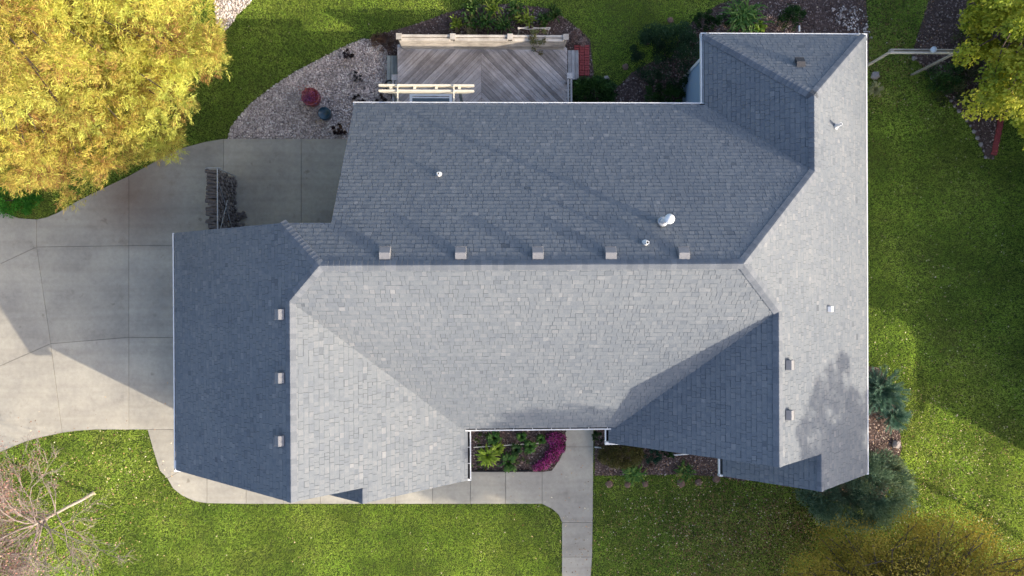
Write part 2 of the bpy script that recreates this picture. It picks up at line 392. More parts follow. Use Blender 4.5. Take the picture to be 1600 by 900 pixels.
def scatter(n, x0, x1, y0, y1, excl=(), incl=None):
    P = np.stack([rng.uniform(x0, x1, n), rng.uniform(y0, y1, n)], 1)
    keep = np.ones(n, bool)
    for e in excl: keep &= ~in_poly(P, e)
    if incl is not None: keep &= in_poly(P, incl)
    return P[keep]

# grass: real blades
P = scatter(820000, -21.5, 21.5, -12.2, 12.2, EXCL)
n = len(P); nb = 3
base = np.repeat(P, nb, 0) + rng.normal(0, .03, (n * nb, 2))
base = np.column_stack([base, np.zeros(n * nb)])
d = np.column_stack([rng.normal(0, .50, (n * nb, 2)), rng.uniform(.45, 1.25, n * nb)])
ln = rng.uniform(.032, .078, n * nb)
mow = .05 * np.sign(np.sin(P[:, 1] * 5.6 + .35 * np.sin(P[:, 0] * .4)))
tp = np.clip(.42 + mow + .26 * vnoise(P, 1.1, 3) + .12 * vnoise(P, 5, 4) + .10 * vnoise(P, 17, 5) + rng.normal(0, .10, n), 0, 1)
blades('grass', base, d, ln, .0135, np.clip(np.repeat(tp, nb) + rng.normal(0, .14, n * nb), 0, 1), M['grass'], kind='stuff')
tag(bpy.data.objects['grass'], 'short green grass of the lawns around the house', 'grass')

def quads_flat(name, P, z, size, tint, mat, tilt=.5, **k):
    n = len(P); nrm = unit(np.column_stack([rng.normal(0, tilt, (n, 2)), np.ones(n)]))
    a = unit(np.cross(nrm, unit(rng.normal(size=(n, 3))))); b = np.cross(nrm, a)
    c = np.column_stack([P, z]); s = size[:, None]
    V = np.stack([c + a * s, c + b * s * .55 + nrm * s * .25, c - a * s, c - b * s * .55 + nrm * s * .25], 1).reshape(-1, 3)
    return link(name, fast_mesh(name, V, np.arange(n * 4).reshape(n, 4), tint), mat, **k)

def pebbles(name, poly, dens, smin, smax, mat, flat=.6, z=.02, tintp=(.45, .25), **k):
    a = np.array(poly); lo, hi = a.min(0), a.max(0); A = np.prod(hi - lo)
    P = scatter(int(A * dens), lo[0], hi[0], lo[1], hi[1], [HOUSE_FP], poly)
    n = len(P); s = rng.uniform(smin, smax, n)
    base = np.array([[1, 0, 0], [0, 1, 0], [-1, 0, 0], [0, -1, 0], [.1, 0, 1], [0, .1, -1]], float)
    F = np.array([[0, 1, 4], [1, 2, 4], [2, 3, 4], [3, 0, 4], [1, 0, 5], [2, 1, 5], [3, 2, 5], [0, 3, 5]])
    V = base[None] * s[:, None, None] * (1 + rng.normal(0, .25, (n, 6, 3)))
    V[:, :, 2] *= flat; V[:, :, 0] *= rng.uniform(.8, 1.6, (n, 1))
    th = rng.uniform(0, 6.28, n); c, sn = np.cos(th)[:, None], np.sin(th)[:, None]
    x = V[:, :, 0] * c - V[:, :, 1] * sn; y = V[:, :, 0] * sn + V[:, :, 1] * c
    W = np.stack([x + P[:, :1], y + P[:, 1:], V[:, :, 2] + z], -1).reshape(-1, 3)
    FF = (F[None] + (np.arange(n) * 6)[:, None, None]).reshape(-1, 3)
    t = np.repeat(np.clip(rng.normal(*tintp, n), 0, 1), 8)
    return link(name, fast_mesh(name, W, FF, t), mat, kind='stuff', **k)
tag(pebbles('gravel_stones', BW['gravel_bed'][0], 620, .018, .042, M['stones']), 'mixed pinkish grey river gravel in the bed left of the deck', 'gravel')
tag(pebbles('gravel_stones', BW['gravel_patch'][0], 500, .018, .042, M['stones'], tintp=(.7, .25)), 'pale gravel patch at the top edge beside the yellow tree', 'gravel')
for k, dn, lab in (('deck_bed', 260, 'brown bark mulch in the bed north of the deck'), ('corner_bed', 240, 'reddish mulch in the bed round the north wing'),
                   ('tree_bed', 190, 'dark mulch under the yellow green tree top right'), ('entry_bed', 340, 'grey brown mulch in the bed beside the front door walk'),
                   ('front_bed', 300, 'dark purple brown mulch in the bed right of the front walk'), ('side_bed', 240, 'mulch strip along the right side wall')):
    tag(pebbles('mulch_chips', BW[k][0], dn, .015, .04, M['chips'], .35, .025), lab, 'mulch')
wp = GP([(1296, 14), (1330, 8), (1352, 20), (1362, 62), (1340, 60), (1310, 40)])
tag(pebbles('pale_stones', wp, 150, .02, .045, M['stones'], z=.05, tintp=(.45, .3)), 'patch of mixed grey stones at the upper right corner of the house', 'stones')

# fallen leaves, denser where the trees stand
def leaf_drop(cx, cy, rx, ry, n, tint=(.5, .3)):
    g = rng.normal(size=(n, 2)) * [rx, ry] + G(cx, cy); keep = np.ones(n, bool)
    for e in [HOUSE_FP]: keep &= ~in_poly(g, e)
    return g[keep], np.clip(rng.normal(*tint, keep.sum()), 0, 1)
LP, LT = [], []
for a in ((1190, 835, 2.6, 1.3, 6500, (.12, .12)), (1390, 70, 1.0, 1.6, 1500, (.12, .12)), (1150, 830, 3.0, 1.4, 2200, (.6, .3)), (1480, 720, 2.6, 1.9, 1300, (.65, .3)), (1480, 500, 2.2, 4.5, 800, (.8, .25)), (1450, 120, 2, 1.6, 260, (.8, .2)),
          (150, 800, 1.9, 1.3, 500, (.6, .3)), (170, 720, 1.2, .6, 200, (.7, .3)), (440, 80, 2.5, 1.2, 70, (.8, .2)), (1000, 800, 2.2, 1, 160, (.7, .3)), (250, 640, 2, 1.2, 26, (.4, .2)), (600, 850, 4, .8, 60, (.8, .2)), (60, 720, 1.0, .8, 160, (.2, .2)), (1390, 730, .9, .9, 120, (.8, .2)), (1500, 870, 2, .8, 500, (.5, .3))):
    g, t = leaf_drop(*a); LP.append(g); LT.append(t)
LP = np.concatenate(LP); LT = np.concatenate(LT)
quads_flat('fallen_leaves', LP, rng.uniform(.075, .11, len(LP)), rng.uniform(.014, .038, len(LP)), LT, M['leaf_dead'], kind='stuff', label='tan and brown fallen leaves scattered on the grass', cat='leaves')

# ---------------------------------------------------------------- THE HOUSE
p = .7453; q = .79
E_, W_, N1, N_, XNW, S_, SG = 12.166, -10.057, 8.103, 5.859, 6.731, -4.602, -5.737
EG, XB2, SB2, XW2, SW, XB1, SB, XRK, YG = -.7115, -3.727, -6.18, 3.583, -5.042, 7.266, -6.155, -4.33, 1.72
hS = .145; YR = .5366; rM = q * (N_ - YR)
XhE = E_ - rM / p; XhW = W_ + rM / p
XG = (W_ + EG) / 2; rG = p * (EG - W_) / 2; Y1 = S_ + (rG - hS) / q
XR = (E_ + XW2) / 2; rR = p * (E_ - XW2) / 2; Y2 = S_ + (rR - hS) / q
XN = (E_ + XNW) / 2; rN = p * (E_ - XNW) / 2; Y3 = N_ - rN / q; YA = N1 - rN / q
XB = (E_ + XB1) / 2; zr = q * (N_ - YG); Xzr = W_ + zr / p
ex = .115; ey = ex * p / q
Wi, Ei, EGi, XW2i, XB1i, XNWi = W_ + ex, E_ - ex, EG - ex, XW2 + ex, XB1 + ex, XNW + ex
Ni, N1i, Si = N_ - ey, N1 - ey, S_ + ey
XvG = EG - hS / p - ex; XvW = XW2 + hS / p + ex
zb2 = p * (EG - XB2)
# name: (plan polygon, height function a + b*x + c*y)
SL = {
 'garage_west': ([(Wi, SG), (XG, SG), (XG, Y1), (XhW, YR), (Xzr, YG), (Wi, YG)], (-p * W_, p, 0)),
 'garage_east': ([(XG, SG), (XB2, SG), (XB2, SB2), (EGi, SB2), (EGi, Si), (XvG, Si), (XG, Y1)], (p * EG, -p, 0)),
 'garage_bump': ([(-6.65, SB2), (XB2, SB2), (XB2, SG + .25), (-6.65, SG + .25)], (zb2 - p * XB2, p, 0)),
 'main_north': ([(XhW, YR), (XhE, YR), (XN, Y3), (XNWi, Ni), (XRK, Ni), (XRK, YG), (Xzr, YG)], (q * N_, 0, -q)),
 'main_south': ([(XhW, YR), (XG, Y1), (XvG, Si), (XvW, Si), (XR, Y2), (XhE, YR)], (hS - q * S_, 0, q)),
 'wing_west': ([(XR, Y2), (XvW, Si), (XW2i, Si), (XW2i, SW), (XR, SW)], (-p * XW2, p, 0)),
 'bump_west': ([(XB1i, SW + .2), (XB, SW + .2), (XB, SB), (XB1i, SB)], (-p * XB1, p, 0)),
 'east': ([(Ei, N1i), (XN, YA), (XN, Y3), (XhE, YR), (XR, Y2), (XR, SW), (XB, SW), (XB, SB), (Ei, SB)], (p * E_, -p, 0)),
 'north_wing_west': ([(XNWi, Ni), (XN, Y3), (XN, YA), (XNWi, N1i)], (-p * XNW, p, 0)),
 'north_wing_north': ([(XNWi, N1i), (XN, YA), (Ei, N1i)], (q * N1, 0, -q)),
}
house = empty('suburban_house', (0, 0, 0), label='large ranch house with grey shingled hip and gable roof filling the middle', cat='house')
def zf(c, x, y): return Z0 + c[0] + c[1] * x + c[2] * y
rm = MB(); fm = MB()
for k, (pg, c) in SL.items():
    n_ = len(pg); A = sum(pg[i][0] * pg[(i + 1) % n_][1] - pg[(i + 1) % n_][0] * pg[i][1] for i in range(n_))
    P_ = pg if A > 0 else pg[::-1]
    b = len(rm.v); rm.v += [(x, y, zf(c, x, y)) for x, y in P_] + [(x, y, zf(c, x, y) - .10) for x, y in P_]
    rm.f.append([b + i for i in range(n_)]); rm.f.append([b + n_ + i for i in range(n_)][::-1])
    for i in range(n_): j = (i + 1) % n_; rm.f.append([b + j, b + i, b + n_ + i, b + n_ + j])
roof = rm.build('roof', M['deckbase'], house)

# shingle courses: every tab is its own wedge of geometry
def clip(poly, a, b, c):           # keep a*x+b*y+c>=0
    out = []
    for i in range(len(poly)):
        P0, P1 = poly[i - 1], poly[i]; d0 = a * P0[0] + b * P0[1] + c; d1 = a * P1[0] + b * P1[1] + c
        if (d0 >= 0) != (d1 >= 0):
            t = d0 / (d0 - d1); out.append((P0[0] + (P1[0] - P0[0]) * t, P0[1] + (P1[1] - P0[1]) * t))
        if d1 >= 0: out.append(P1)
    return out
EXPO = .145
tabs = []
for si, (k, (pg, c)) in enumerate(SL.items()):
    g = Vector((c[1], c[2])); gl = g.length; up = g / gl; ct = 1 / math.sqrt(1 + gl * gl)
    ux = Vector((up.y, -up.x))       # along the eave
    nrm = Vector((-c[1], -c[2], 1)).normalized()
    uv = [(Vector(P_).dot(ux), Vector(P_).dot(up) / ct) for P_ in pg]
    vs = sorted(set(round(v, 5) for _, v in uv)); v00 = vs[0] - .02
    bands = []
    for va, vb in zip(vs, vs[1:]):
        if vb - va < .004: continue
        vm = (va + vb) / 2; cr = []
        for i in range(len(uv)):
            (u0, w0), (u1, w1) = uv[i - 1], uv[i]
            if (w0 > vm) != (w1 > vm):
                f = lambda v, u0=u0, w0=w0, u1=u1, w1=w1: u0 + (u1 - u0) * (v - w0) / (w1 - w0)
                cr.append((f(vm), f(va), f(vb)))
        cr.sort()
        for A_, B_ in zip(cr[::2], cr[1::2]): bands.append((va, vb, A_[1], A_[2], B_[1], B_[2]))
    rr = random.Random(si * 13 + 5); row = 0; v0 = v00; umin = min(u for u, _ in uv) - .5; umax = max(u for u, _ in uv) + .5
    vtop = vs[-1]; eave_over = .012
    while v0 < vtop:
        v1 = v0 + EXPO; u = umin - rr.uniform(0, .3); hi = rr.random() < .5; 
        while u < umax:
            wd = rr.uniform(.09, .24) if not hi else rr.uniform(.09, .20)
            u2 = u + wd; base_t = rr.gauss(.60 if hi else .49, .13)
            lift = .010 if hi else .006
            vs_ = v1 - rr.uniform(.012, .036); tl = rr.uniform(.0, .5); ug = u2 - (.009 if rr.random() < .6 else 0)
            for bd, (sa, sb, tt_) in [(b_, k_) for b_ in bands for k_ in ((v0, vs_, base_t), (vs_, v1, tl))]:
                va, vb, la, lb, ra, rb = bd
                if sb <= va or sa >= vb: continue
                pl = [(u, max(sa, va)), (ug, max(sa, va)), (ug, min(sb, vb)), (u, min(sb, vb))]
                # left edge: u >= la + (lb-la)*(v-va)/(vb-va)
                s = (lb - la) / (vb - va); pl = clip(pl, 1, -s, -(la - s * va))
                if len(pl) < 3: continue
                s = (rb - ra) / (vb - va); pl = clip(pl, -1, s, (ra - s * va))
                if len(pl) < 3: continue
                ar = abs(sum(pl[i - 1][0] * pl[i][1] - pl[i][0] * pl[i - 1][1] for i in range(len(pl)))) / 2
                if ar < .0006: continue
                top = []; bot = []
                for (uu, vv) in pl:
                    h = lift * (1 - (vv - v0) / EXPO) + .003
                    if row == 0 and vv <= v0 + .03: vv2 = vv - eave_over
                    else: vv2 = vv
                    xy = ux * uu + up * (vv2 * ct); z = zf(c, xy.x, xy.y)
                    top.append(Vector((xy.x, xy.y, z)) + nrm * h); bot.append(Vector((xy.x, xy.y, z)) - nrm * .004)
                tabs.append((ar / (CH - top[0].z) ** 2, top, bot, min(1, max(0, tt_))))
            u = u2; hi = not hi if rr.random() < .8 else hi
        v0 = v1; row += 1
tabs.sort(key=lambda t: -t[0])
def tab_geo(top, bot, b0):
    n = len(top); V = top + bot
    a = (top[1] - top[0]).cross(top[2] - top[0])
    F = [[b0 + i for i in range(n)]] + [[b0 + (i + 1) % n, b0 + i, b0 + n + i, b0 + n + (i + 1) % n] for i in range(n)]
    if a.z < 0: F = [f[::-1] for f in F]
    return V, F
for ar, top, bot, t in tabs[:300]:
    V, F = tab_geo(top, bot, 0); o = link('shingle', fast_mesh('shingle', V, F, [t] * len(F)), M['shingle'], roof)
V, F, T = [], [], []
for ar, top, bot, t in tabs[300:]:
    v, f = tab_geo(top, bot, len(V)); V += v; F += f; T += [t] * len(f)
link('shingle_courses', fast_mesh('shingle_courses', V, F, T), M['shingle'], roof, kind='stuff')
print('tabs', len(tabs))

# ridge and hip caps
def zmin_plane(names, x, y): return min(zf(SL[n][1], x, y) for n in names)
def caps(a, b, s1, s2, w=.15):
    """a lower end, b upper end (plan points on the line)"""
    A = Vector((a[0], a[1], zf(SL[s1][1], *a))); B = Vector((b[0], b[1], zf(SL[s1][1], *b)))
    d = (B - A); L = d.length; d.normalize()
    def side(s):
        c = SL[s][1]; n = Vector((-c[1], -c[2], 1)).normalized(); t = n.cross(d).normalized()
        return n, t
    n1, t1 = side(s1); n2, t2 = side(s2)
    # t must point away from the ridge, downhill on its own plane
    def orient(t, s, s_other):
        pnt = (A + B) / 2 + t * .1
        if zf(SL[s][1], pnt.x, pnt.y) > zf(SL[s_other][1], pnt.x, pnt.y): t = -t
        return t
    t1 = orient(t1, s1, s2); t2 = orient(t2, s2, s1); nm = (n1 + n2).normalized()
    ln = EXPO + .01; prof = [(t1 * w + n1 * .0), (t1 * .03), Vector((0, 0, 0)), (t2 * .03), (t2 * w)]
    vs = []
    for s_, h in ((0, .036), (ln, .018)):
        for i, pp in enumerate(prof):
            n_ = n1 if i < 2 else n2 if i > 2 else nm
            vs.append(pp + n_ * h + d * s_)
    for i, pp in enumerate(prof):
        n_ = n1 if i < 2 else n2 if i > 2 else nm
        vs.append(pp - n_ * .005)
    fs = [[i, i + 1, i + 6, i + 5] for i in range(4)] + [[i + 1, i, i + 10, i + 11] for i in range(4)]
    nn = (vs[1] - vs[0]).cross(vs[6] - vs[0])
    if nn.dot(n1) < 0: fs = [f[::-1] for f in fs]
    me = bpy.data.meshes.new('ridge_cap'); me.from_pydata([tuple(v) for v in vs], [], fs); me.materials.append(M['cap'])
    k = int(L / EXPO)
    for i in range(k + 1):
        o = bpy.data.objects.new('ridge_cap', me); COL.objects.link(o); o.parent = roof; o.location = A + d * min(i * EXPO, L - ln)
        caps.n += 1
caps.n = 0
caps((XhE, YR), (XhW, YR), 'main_north', 'main_south')
caps((XG, SG), (XG, Y1), 'garage_west', 'garage_east')
caps((XG, Y1), (XhW, YR), 'garage_west', 'main_south')
caps((Xzr, YG), (XhW, YR), 'garage_west', 'main_north')
caps((XN, Y3), (XhE, YR), 'main_north', 'east')
caps((XR, Y2), (XhE, YR), 'main_south', 'east')
caps((XR, SW), (XR, Y2), 'wing_west', 'east')
caps((XN, Y3), (XN, YA), 'north_wing_west', 'east')
caps((XNWi, N1i), (XN, YA), 'north_wing_west', 'north_wing_north')
caps((Ei, N1i), (XN, YA), 'east', 'north_wing_north')
caps((XB, SB), (XB, SW - .02), 'bump_west', 'east', .12)
caps((XB2, SB2), (XB2, SG - .02), 'garage_bump', 'garage_east', .12)
print('caps', caps.n)

# walls: lapped boards on every run of the outline
OUT = [(x, y) for x, y in HOUSE_FP]
def wall(a, b, z0, ztop, parent=house, board=.16):
    """lap siding wall between plan points, ztop(x,y) gives its top"""
    a = Vector(a); b = Vector(b); d = (b - a); L = d.length; d.normalize(); nrm = Vector((d.y, -d.x))
    mb = MB(); z = z0
    ts = [0, L]
    zmax = max(ztop(*(a + d * L * i / 24)) for i in range(25))
    while z < zmax - .01:
        z1 = min(z + board, zmax)
        # interval along the wall where the wall is at least z high
        smp = [i * L / 48 for i in range(49) if ztop(*(a + d * (i * L / 48))) > (z + z1) / 2]
        if smp:
            t0, t1 = smp[0], smp[-1]; A0 = a + d * t0; B0 = a + d * t1
            o0, o1 = nrm * .032, nrm * .012
            mb.add([(*(A0 + o0), z), (*(B0 + o0), z), (*(B0 + o1), z1), (*(A0 + o1), z1), (*(A0 - nrm * .1), z), (*(B0 - nrm * .1), z), (*(B0 - nrm * .1), z1), (*(A0 - nrm * .1), z1)],
                   [[0, 1, 2, 3], [1, 0, 4, 5], [5, 4, 7, 6], [3, 2, 6, 7], [0, 3, 7, 4], [2, 1, 5, 6]])
        z = z1
    return mb
def eave_top(x, y): return Z0 - .02
def under(names, off=.12):
    return lambda x, y: min(zf(SL[n][1], x, y) for n in names) - off
runs = []
for i in range(len(OUT)): runs.append((OUT[i], OUT[(i + 1) % len(OUT)]))
spec = {((-9.6, -5.42), (-6.5, -5.42)): under(['garage_west']), ((-4.02, 1.42), (-9.6, 1.42)): under(['garage_west', 'main_north']),
        ((-6.5, -5.87), (-1.15, -5.87)): under(['garage_bump', 'garage_east']), ((4.0, -4.73), (7.7, -4.73)): under(['wing_west']),
        ((7.7, -5.84), (11.72, -5.84)): under(['bump_west', 'east']), ((-4.02, 5.41), (-4.02, 1.42)): under(['main_north'])}
for a, b in runs:
    wall(a, b, .0, spec.get((a, b), eave_top)).build('siding', M['siding'], house)
wall((-9.6, -5.42), (-1.2, -5.42), Z0 - .1, under(['garage_west', 'garage_east'])).build('siding', M['siding'], house)
wall((4.0, -4.73), (11.7, -4.73), Z0 - .1, under(['wing_west', 'east'])).build('siding', M['siding'], house)
# core so nothing shows through, corner boards
for (x, y) in [(-9.6, 1.42), (-9.6, -5.42), (-1.15, -5.87), (4.0, -4.73), (7.7, -5.84), (11.72, -5.84), (11.72, 7.66), (7.15, 7.66), (-4.02, 5.41)]:
    MB().box((x - .055, y - .055, 0), (x + .055, y + .055, Z0 - .03)).build('corner_board', M['white'], house)
# soffit along the outline
sf = MB()
def soffit(x0, y0, x1, y1, z=Z0 - .10): sf.box((x0, y0, z), (x1, y1, z + .015))
soffit(W_ + .02, SG, -9.5, YG); soffit(-4.3, 5.3, XNW, N_ - .02); soffit(XNW + .02, N_, 7.25, N1 - .02); soffit(7.25, 7.56, E_ - .02, N1 - .02)
soffit(11.65, SB, E_ - .02, 7.56); soffit(-1.1, S_ + .02, 3.6, -4.05); soffit(-1.25, SB2, EG - .02, S_ + .02, Z0 - .12); soffit(XW2 + .02, SW, 4.1, S_, Z0 - .12); soffit(XB1 + .02, SB, 7.8, SW, Z0 - .12)
sf.build('soffit', M['white'], house)
# rake boards
def rake(a, b, s, off=.0):
    A = Vector((a[0], a[1], zf(SL[s][1], *a) - .125)); B = Vector((b[0], b[1], zf(SL[s][1], *b) - .125))
    MB().bar(A, B, .03, .15).build('rake_board', M['trim'], house)
y_ = SG + .018
rake((Wi, y_), (XG, y_), 'garage_west'); rake((XG, y_), (XB2 + .1, y_), 'garage_east')
rake((-6.6, SB2 + .018), (XB2, SB2 + .018), 'garage_bump'); rake((XB2, SB2 + .018), (EGi, SB2 + .018), 'garage_east')
rake((XW2i, SW + .018), (XR, SW + .018), 'wing_west'); rake((XR, SW + .018), (XB + .05, SW + .018), 'east')
rake((XB1i, SB + .018), (XB, SB + .018), 'bump_west'); rake((XB, SB + .018), (Ei, SB + .018), 'east')
rake((XRK + .018, Ni), (XRK + .018, YG), 'main_north'); rake((Wi, YG - .018), (Xzr, YG - .018), 'garage_west')
rake((Xzr, YG - .018), (XRK, YG - .018), 'main_north')

# gutters with hangers
def gutter(a, b, out, zt=Z0, step=.62, caps_=(1, 1)):
    a = Vector(a); b = Vector(b); o = Vector(out); d = (b - a); L = d.length; d.normalize()
    mb = MB(); tr = MB(); W = .125
    def bx(m, t0, t1, w0, w1, z0, z1):
        pts = [a + d * t0 - o * w0, a + d * t1 - o * w0, a + d * t1 - o * w1, a + d * t0 - o * w1]
        m.add([(*P_, z0) for P_ in pts] + [(*P_, z1) for P_ in pts], [[0, 3, 2, 1], [4, 5, 6, 7], [0, 1, 5, 4], [1, 2, 6, 5], [2, 3, 7, 6], [3, 0, 4, 7]])
    bx(mb, 0, L, 0, .036, zt - .012, zt + .012); bx(mb, 0, L, .006, .016, zt - .12, zt - .012)
    bx(mb, 0, L, .016, W, zt - .13, zt - .118); bx(mb, 0, L, W, W + .01, zt - .13, zt - .02)
    for f, t in zip(caps_, (0, L - .02)):
        if f: bx(mb, t, t + .02, .0361, W, zt - .1179, zt + .010)
    g = mb.build('gutter', M['white'], house)
    bx(tr, .02, L - .02, .017, W - .002, zt - .1175, zt - .095); tr.build('gutter_shade_liner', M['shadefill'], g)  # dark liner paints the shade of the white trough
    hm = None; k = int(L / step)
    for i in range(1, k + 1):
        t = L * i / (k + 1)
        if hm is None:
            h = MB(); P0 = Vector((0, 0))
            pts = [-o * .0365 - d * .009, -o * .0365 + d * .009, -o * (W + .02) + d * .009, -o * (W + .02) - d * .009]
            h.add([(*P_, -.012) for P_ in pts] + [(*P_, .008) for P_ in pts], [[0, 3, 2, 1], [4, 5, 6, 7], [0, 1, 5, 4], [1, 2, 6, 5], [2, 3, 7, 6], [3, 0, 4, 7]])
            hm = h.mesh('hanger'); hm.materials.append(M['white'])
        ho = bpy.data.objects.new('hanger', hm); COL.objects.link(ho); ho.parent = g; ho.location = (*(a + d * t), zt)
    return g
gutter((W_, YG), (W_, SG), (-1, 0)); gutter((XRK - .05, N_), (XNW + .30, N_), (0, 1), Z0 + .0)
gutter((XNW, N_), (XNW, N1), (-1, 0), Z0 - .003, .62, (0, 1)); gutter((XNW, N1), (E_, N1), (0, 1))
gutter((E_, N1), (E_, SB), (1, 0), Z0 - .003); gutter((XvG - .12, S_), (XvW + .35, S_), (0, -1), Z0 + hS - .02)
gutter((EG, S_ - .02), (EG, SB2), (1, 0)); gutter((XW2, S_ - .02), (XW2, SW), (-1, 0)); gutter((XB1, SW), (XB1, SB), (-1, 0))
# eave returns and corner trim
for (x0, y0, x1, y1) in ((W_, SG - .07, W_ + .60, SG + .04), (XW2, SW - .075, XW2 + .85, SW + .03), (XB1, SB - .03, XB1 + .12, SB + .03), (EG - .14, SB2 - .03, EG, SB2 + .02), (E_ - .14, SB - .03, E_, SB + .02)):
    MB().box((x0, y0, Z0 - .14), (x1, y1, Z0 + .012)).build('eave_return', M['white'], house)
ce = MB(); ce.box((W_ + .0, SG + .05, Z0 + .0), (W_ + .22, SG + .30, Z0 + .02)); ce.build('corner_flashing', M['white'], house)
# downspouts
def pipe(name, pts, r, mat, par=house, n=8, **k): return MB().tube(pts, r, n).build(name, mat, par, **k)
for x, y in ((-9.68, -5.3), (11.80, 7.5), (11.80, -5.6), (-4.12, 5.3)): 
    MB().box((x - .04, y - .04, .1), (x + .04, y + .04, Z0 - .12)).build('downspout', M['white'], house)

# windows, doors
def window(c, w_, h_, nx, ny, par=house):
    cx, cy, cz = c; f = MB(); tx, ty = -ny, nx
    def bx(m, a, b, z0, z1, d0, d1):
        pts = [(cx + tx * a + nx * d0, cy + ty * a + ny * d0), (cx + tx * b + nx * d0, cy + ty * b + ny * d0), (cx + tx * b + nx * d1, cy + ty * b + ny * d1), (cx + tx * a + nx * d1, cy + ty * a + ny * d1)]
        m.add([(*P_, z0) for P_ in pts] + [(*P_, z1) for P_ in pts], [[0, 3, 2, 1], [4, 5, 6, 7], [0, 1, 5, 4], [1, 2, 6, 5], [2, 3, 7, 6], [3, 0, 4, 7]])
    bx(f, -w_ / 2 - .08, -w_ / 2, cz - h_ / 2, cz + h_ / 2, 0, .07); bx(f, w_ / 2, w_ / 2 + .08, cz - h_ / 2, cz + h_ / 2, 0, .07)
    bx(f, -w_ / 2 - .08, w_ / 2 + .08, cz + h_ / 2, cz + h_ / 2 + .08, 0, .072); bx(f, -w_ / 2 - .1, w_ / 2 + .1, cz - h_ / 2 - .06, cz - h_ / 2, 0, .1)
    bx(f, -.025, .025, cz - h_ / 2, cz + h_ / 2, .035, .06)
    o = f.build('window', M['white'], par); g = MB(); bx(g, -w_ / 2, w_ / 2, cz - h_ / 2, cz + h_ / 2, .0, .034); g.build('pane', M['glass'], o)
window((11.72, 5, 2), 1.4, 1.2, 1, 0); window((11.72, 1, 2), 1.8, 1.2, 1, 0); window((11.72, -3.5, 2), 1.4, 1.2, 1, 0)
window((9.7, -5.84, 2), 1.8, 1.4, 0, -1); window((5.6, -4.73, 2), 1.6, 1.3, 0, -1); window((.6, -4.15, 2), 1.8, 1.3, 0, -1); window((-4, -5.87, 1.9), 1.5, 1.2, 0, -1)
window((9.4, 7.66, 2), 1.5, 1.2, 0, 1); window((4.8, 5.41, 2), 1.5, 1.2, 0, 1); window((1.6, 5.41, 1.6), 1.8, 2.0, 0, 1)
for yc in (-3.6, -.4):
    g = empty('garage_door', (-9.64, yc, 0)); g.parent = house
    for i in range(4): MB().box((-.035, -1.35, .02 + i * .55), (.02, 1.35, .56 + i * .55)).build('door_panel', M['white'], g, bev=.006)
d_ = MB().box((2.0, -4.22, .05), (2.95, -4.16, 2.15)).build('front_door', simple_mat('door_paint', (.12, .05, .03), None, 4, .4), house)
MB().lathe([(.03, 0), (.035, .02), (.0, .05)], (2.1, -4.25, 1.0), 8).build('door_knob', M['galv'], d_)

# roof fittings (all fixed to the roof)
def frame_on(s, x, y):
    c = SL[s][1]; n = Vector((-c[1], -c[2], 1)).normalized(); up = Vector((c[1], c[2], c[1] ** 2 + c[2] ** 2)).normalized(); sx = up.cross(n)
    m = Matrix((sx, up, n)).transposed().to_4x4(); m.translation = Vector((x, y, zf(c, x, y))) + n * .018; return m
def on_roof(px, py, s):
    c = SL[s][1]; d = Rn.T @ np.array([(px - 800) / FPX, (450 - py) / FPX, -1.0])
    t = (Z0 + c[0] - CH) / (d[2] - c[1] * d[0] - c[2] * d[1]); return d[0] * t, d[1] * t
vent_me = None
def box_vent(px, py, s, sc=1, mat=None, wd=.36):
    x, y = on_roof(px, py, s); m = frame_on(s, x, y)
    v = MB().box((-.20, -.22, 0), (.20, .20, .006)).build('roof_vent', M['cap'], house); v.matrix_world = m; v.scale = (sc, sc * (.74 if s in ('east', 'garage_west') else 1), sc)
    w2 = wd / 2; h = MB()
    # hood: low louvre box, open downhill lip, slanted back uphill
    h.add([(-w2, -.19, .03), (w2, -.19, .03), (w2, .20, .005), (-w2, .20, .005), (-w2, -.20, .17), (w2, -.20, .17), (w2, .05, .17), (-w2, .05, .17)],
          [[0, 3, 2, 1], [4, 5, 6, 7], [0, 1, 5, 4], [1, 2, 6, 5], [2, 3, 7, 6], [3, 0, 4, 7]])
    h.build('vent_hood', mat or M['ventbrown'], v, bev=.008)
    lip = MB(); lip.box((-w2 - .008, -.215, .13), (w2 + .008, -.205, .176)); lip.build('vent_lip', mat or M['ventbrown'], v)
    return v
for x in (602, 720, 840, 953.5, 1067.5): box_vent(x, 399, 'main_north', .80)
for y in (491, 590, 688): box_vent(441, y, 'garage_west', .78)
for y in (570, 648): box_vent(1230, y, 'east', .76)
box_vent(1294, 483, 'east', .55, M['pvc'], .30); box_vent(1249, 101, 'north_wing_north', .75, M['darkvent'])
def stack_pipe(px, py, s, h=.32, r=.04, capd=False):
    x, y = on_roof(px, py, s); m = frame_on(s, x, y)
    b = MB().box((-.11, -.12, 0), (.11, .10, .006)).build('pipe_flashing', M['cap'], house); b.matrix_world = m
    z = m.translation.z
    t = MB().lathe([(.10, -.03), (.07, .05), (r + .008, .10), (r, .10), (r, h), (r - .012, h), (r - .012, h - .12), (0, h - .12)], (x, y, z), 14).build('vent_pipe', M['pvc'], house, smooth=False)
    MB().lathe([(r - .013, h - .11), (0, h - .11)], (x, y, z), 14).build('pipe_bore', M['black'], t)
    if capd:
        MB().lathe([(.0, h + .02), (r + .01, h + .02), (r + .015, h + .06), (.13, h + .07), (.135, h + .09), (.05, h + .15), (0, h + .155)], (x, y, z), 20).build('flue_cap', M['white'], t, smooth=True)
        MB().lathe([(.12, .13), (.15, .15), (.12, .18), (r + .01, .19)], (x, y, z), 16).build('storm_collar', M['galv'], t, smooth=True)
stack_pipe(686, 273, 'main_north', .22); stack_pipe(1008, 380, 'main_north', .30, .045); stack_pipe(1033, 347, 'main_north', .80, .075, True)
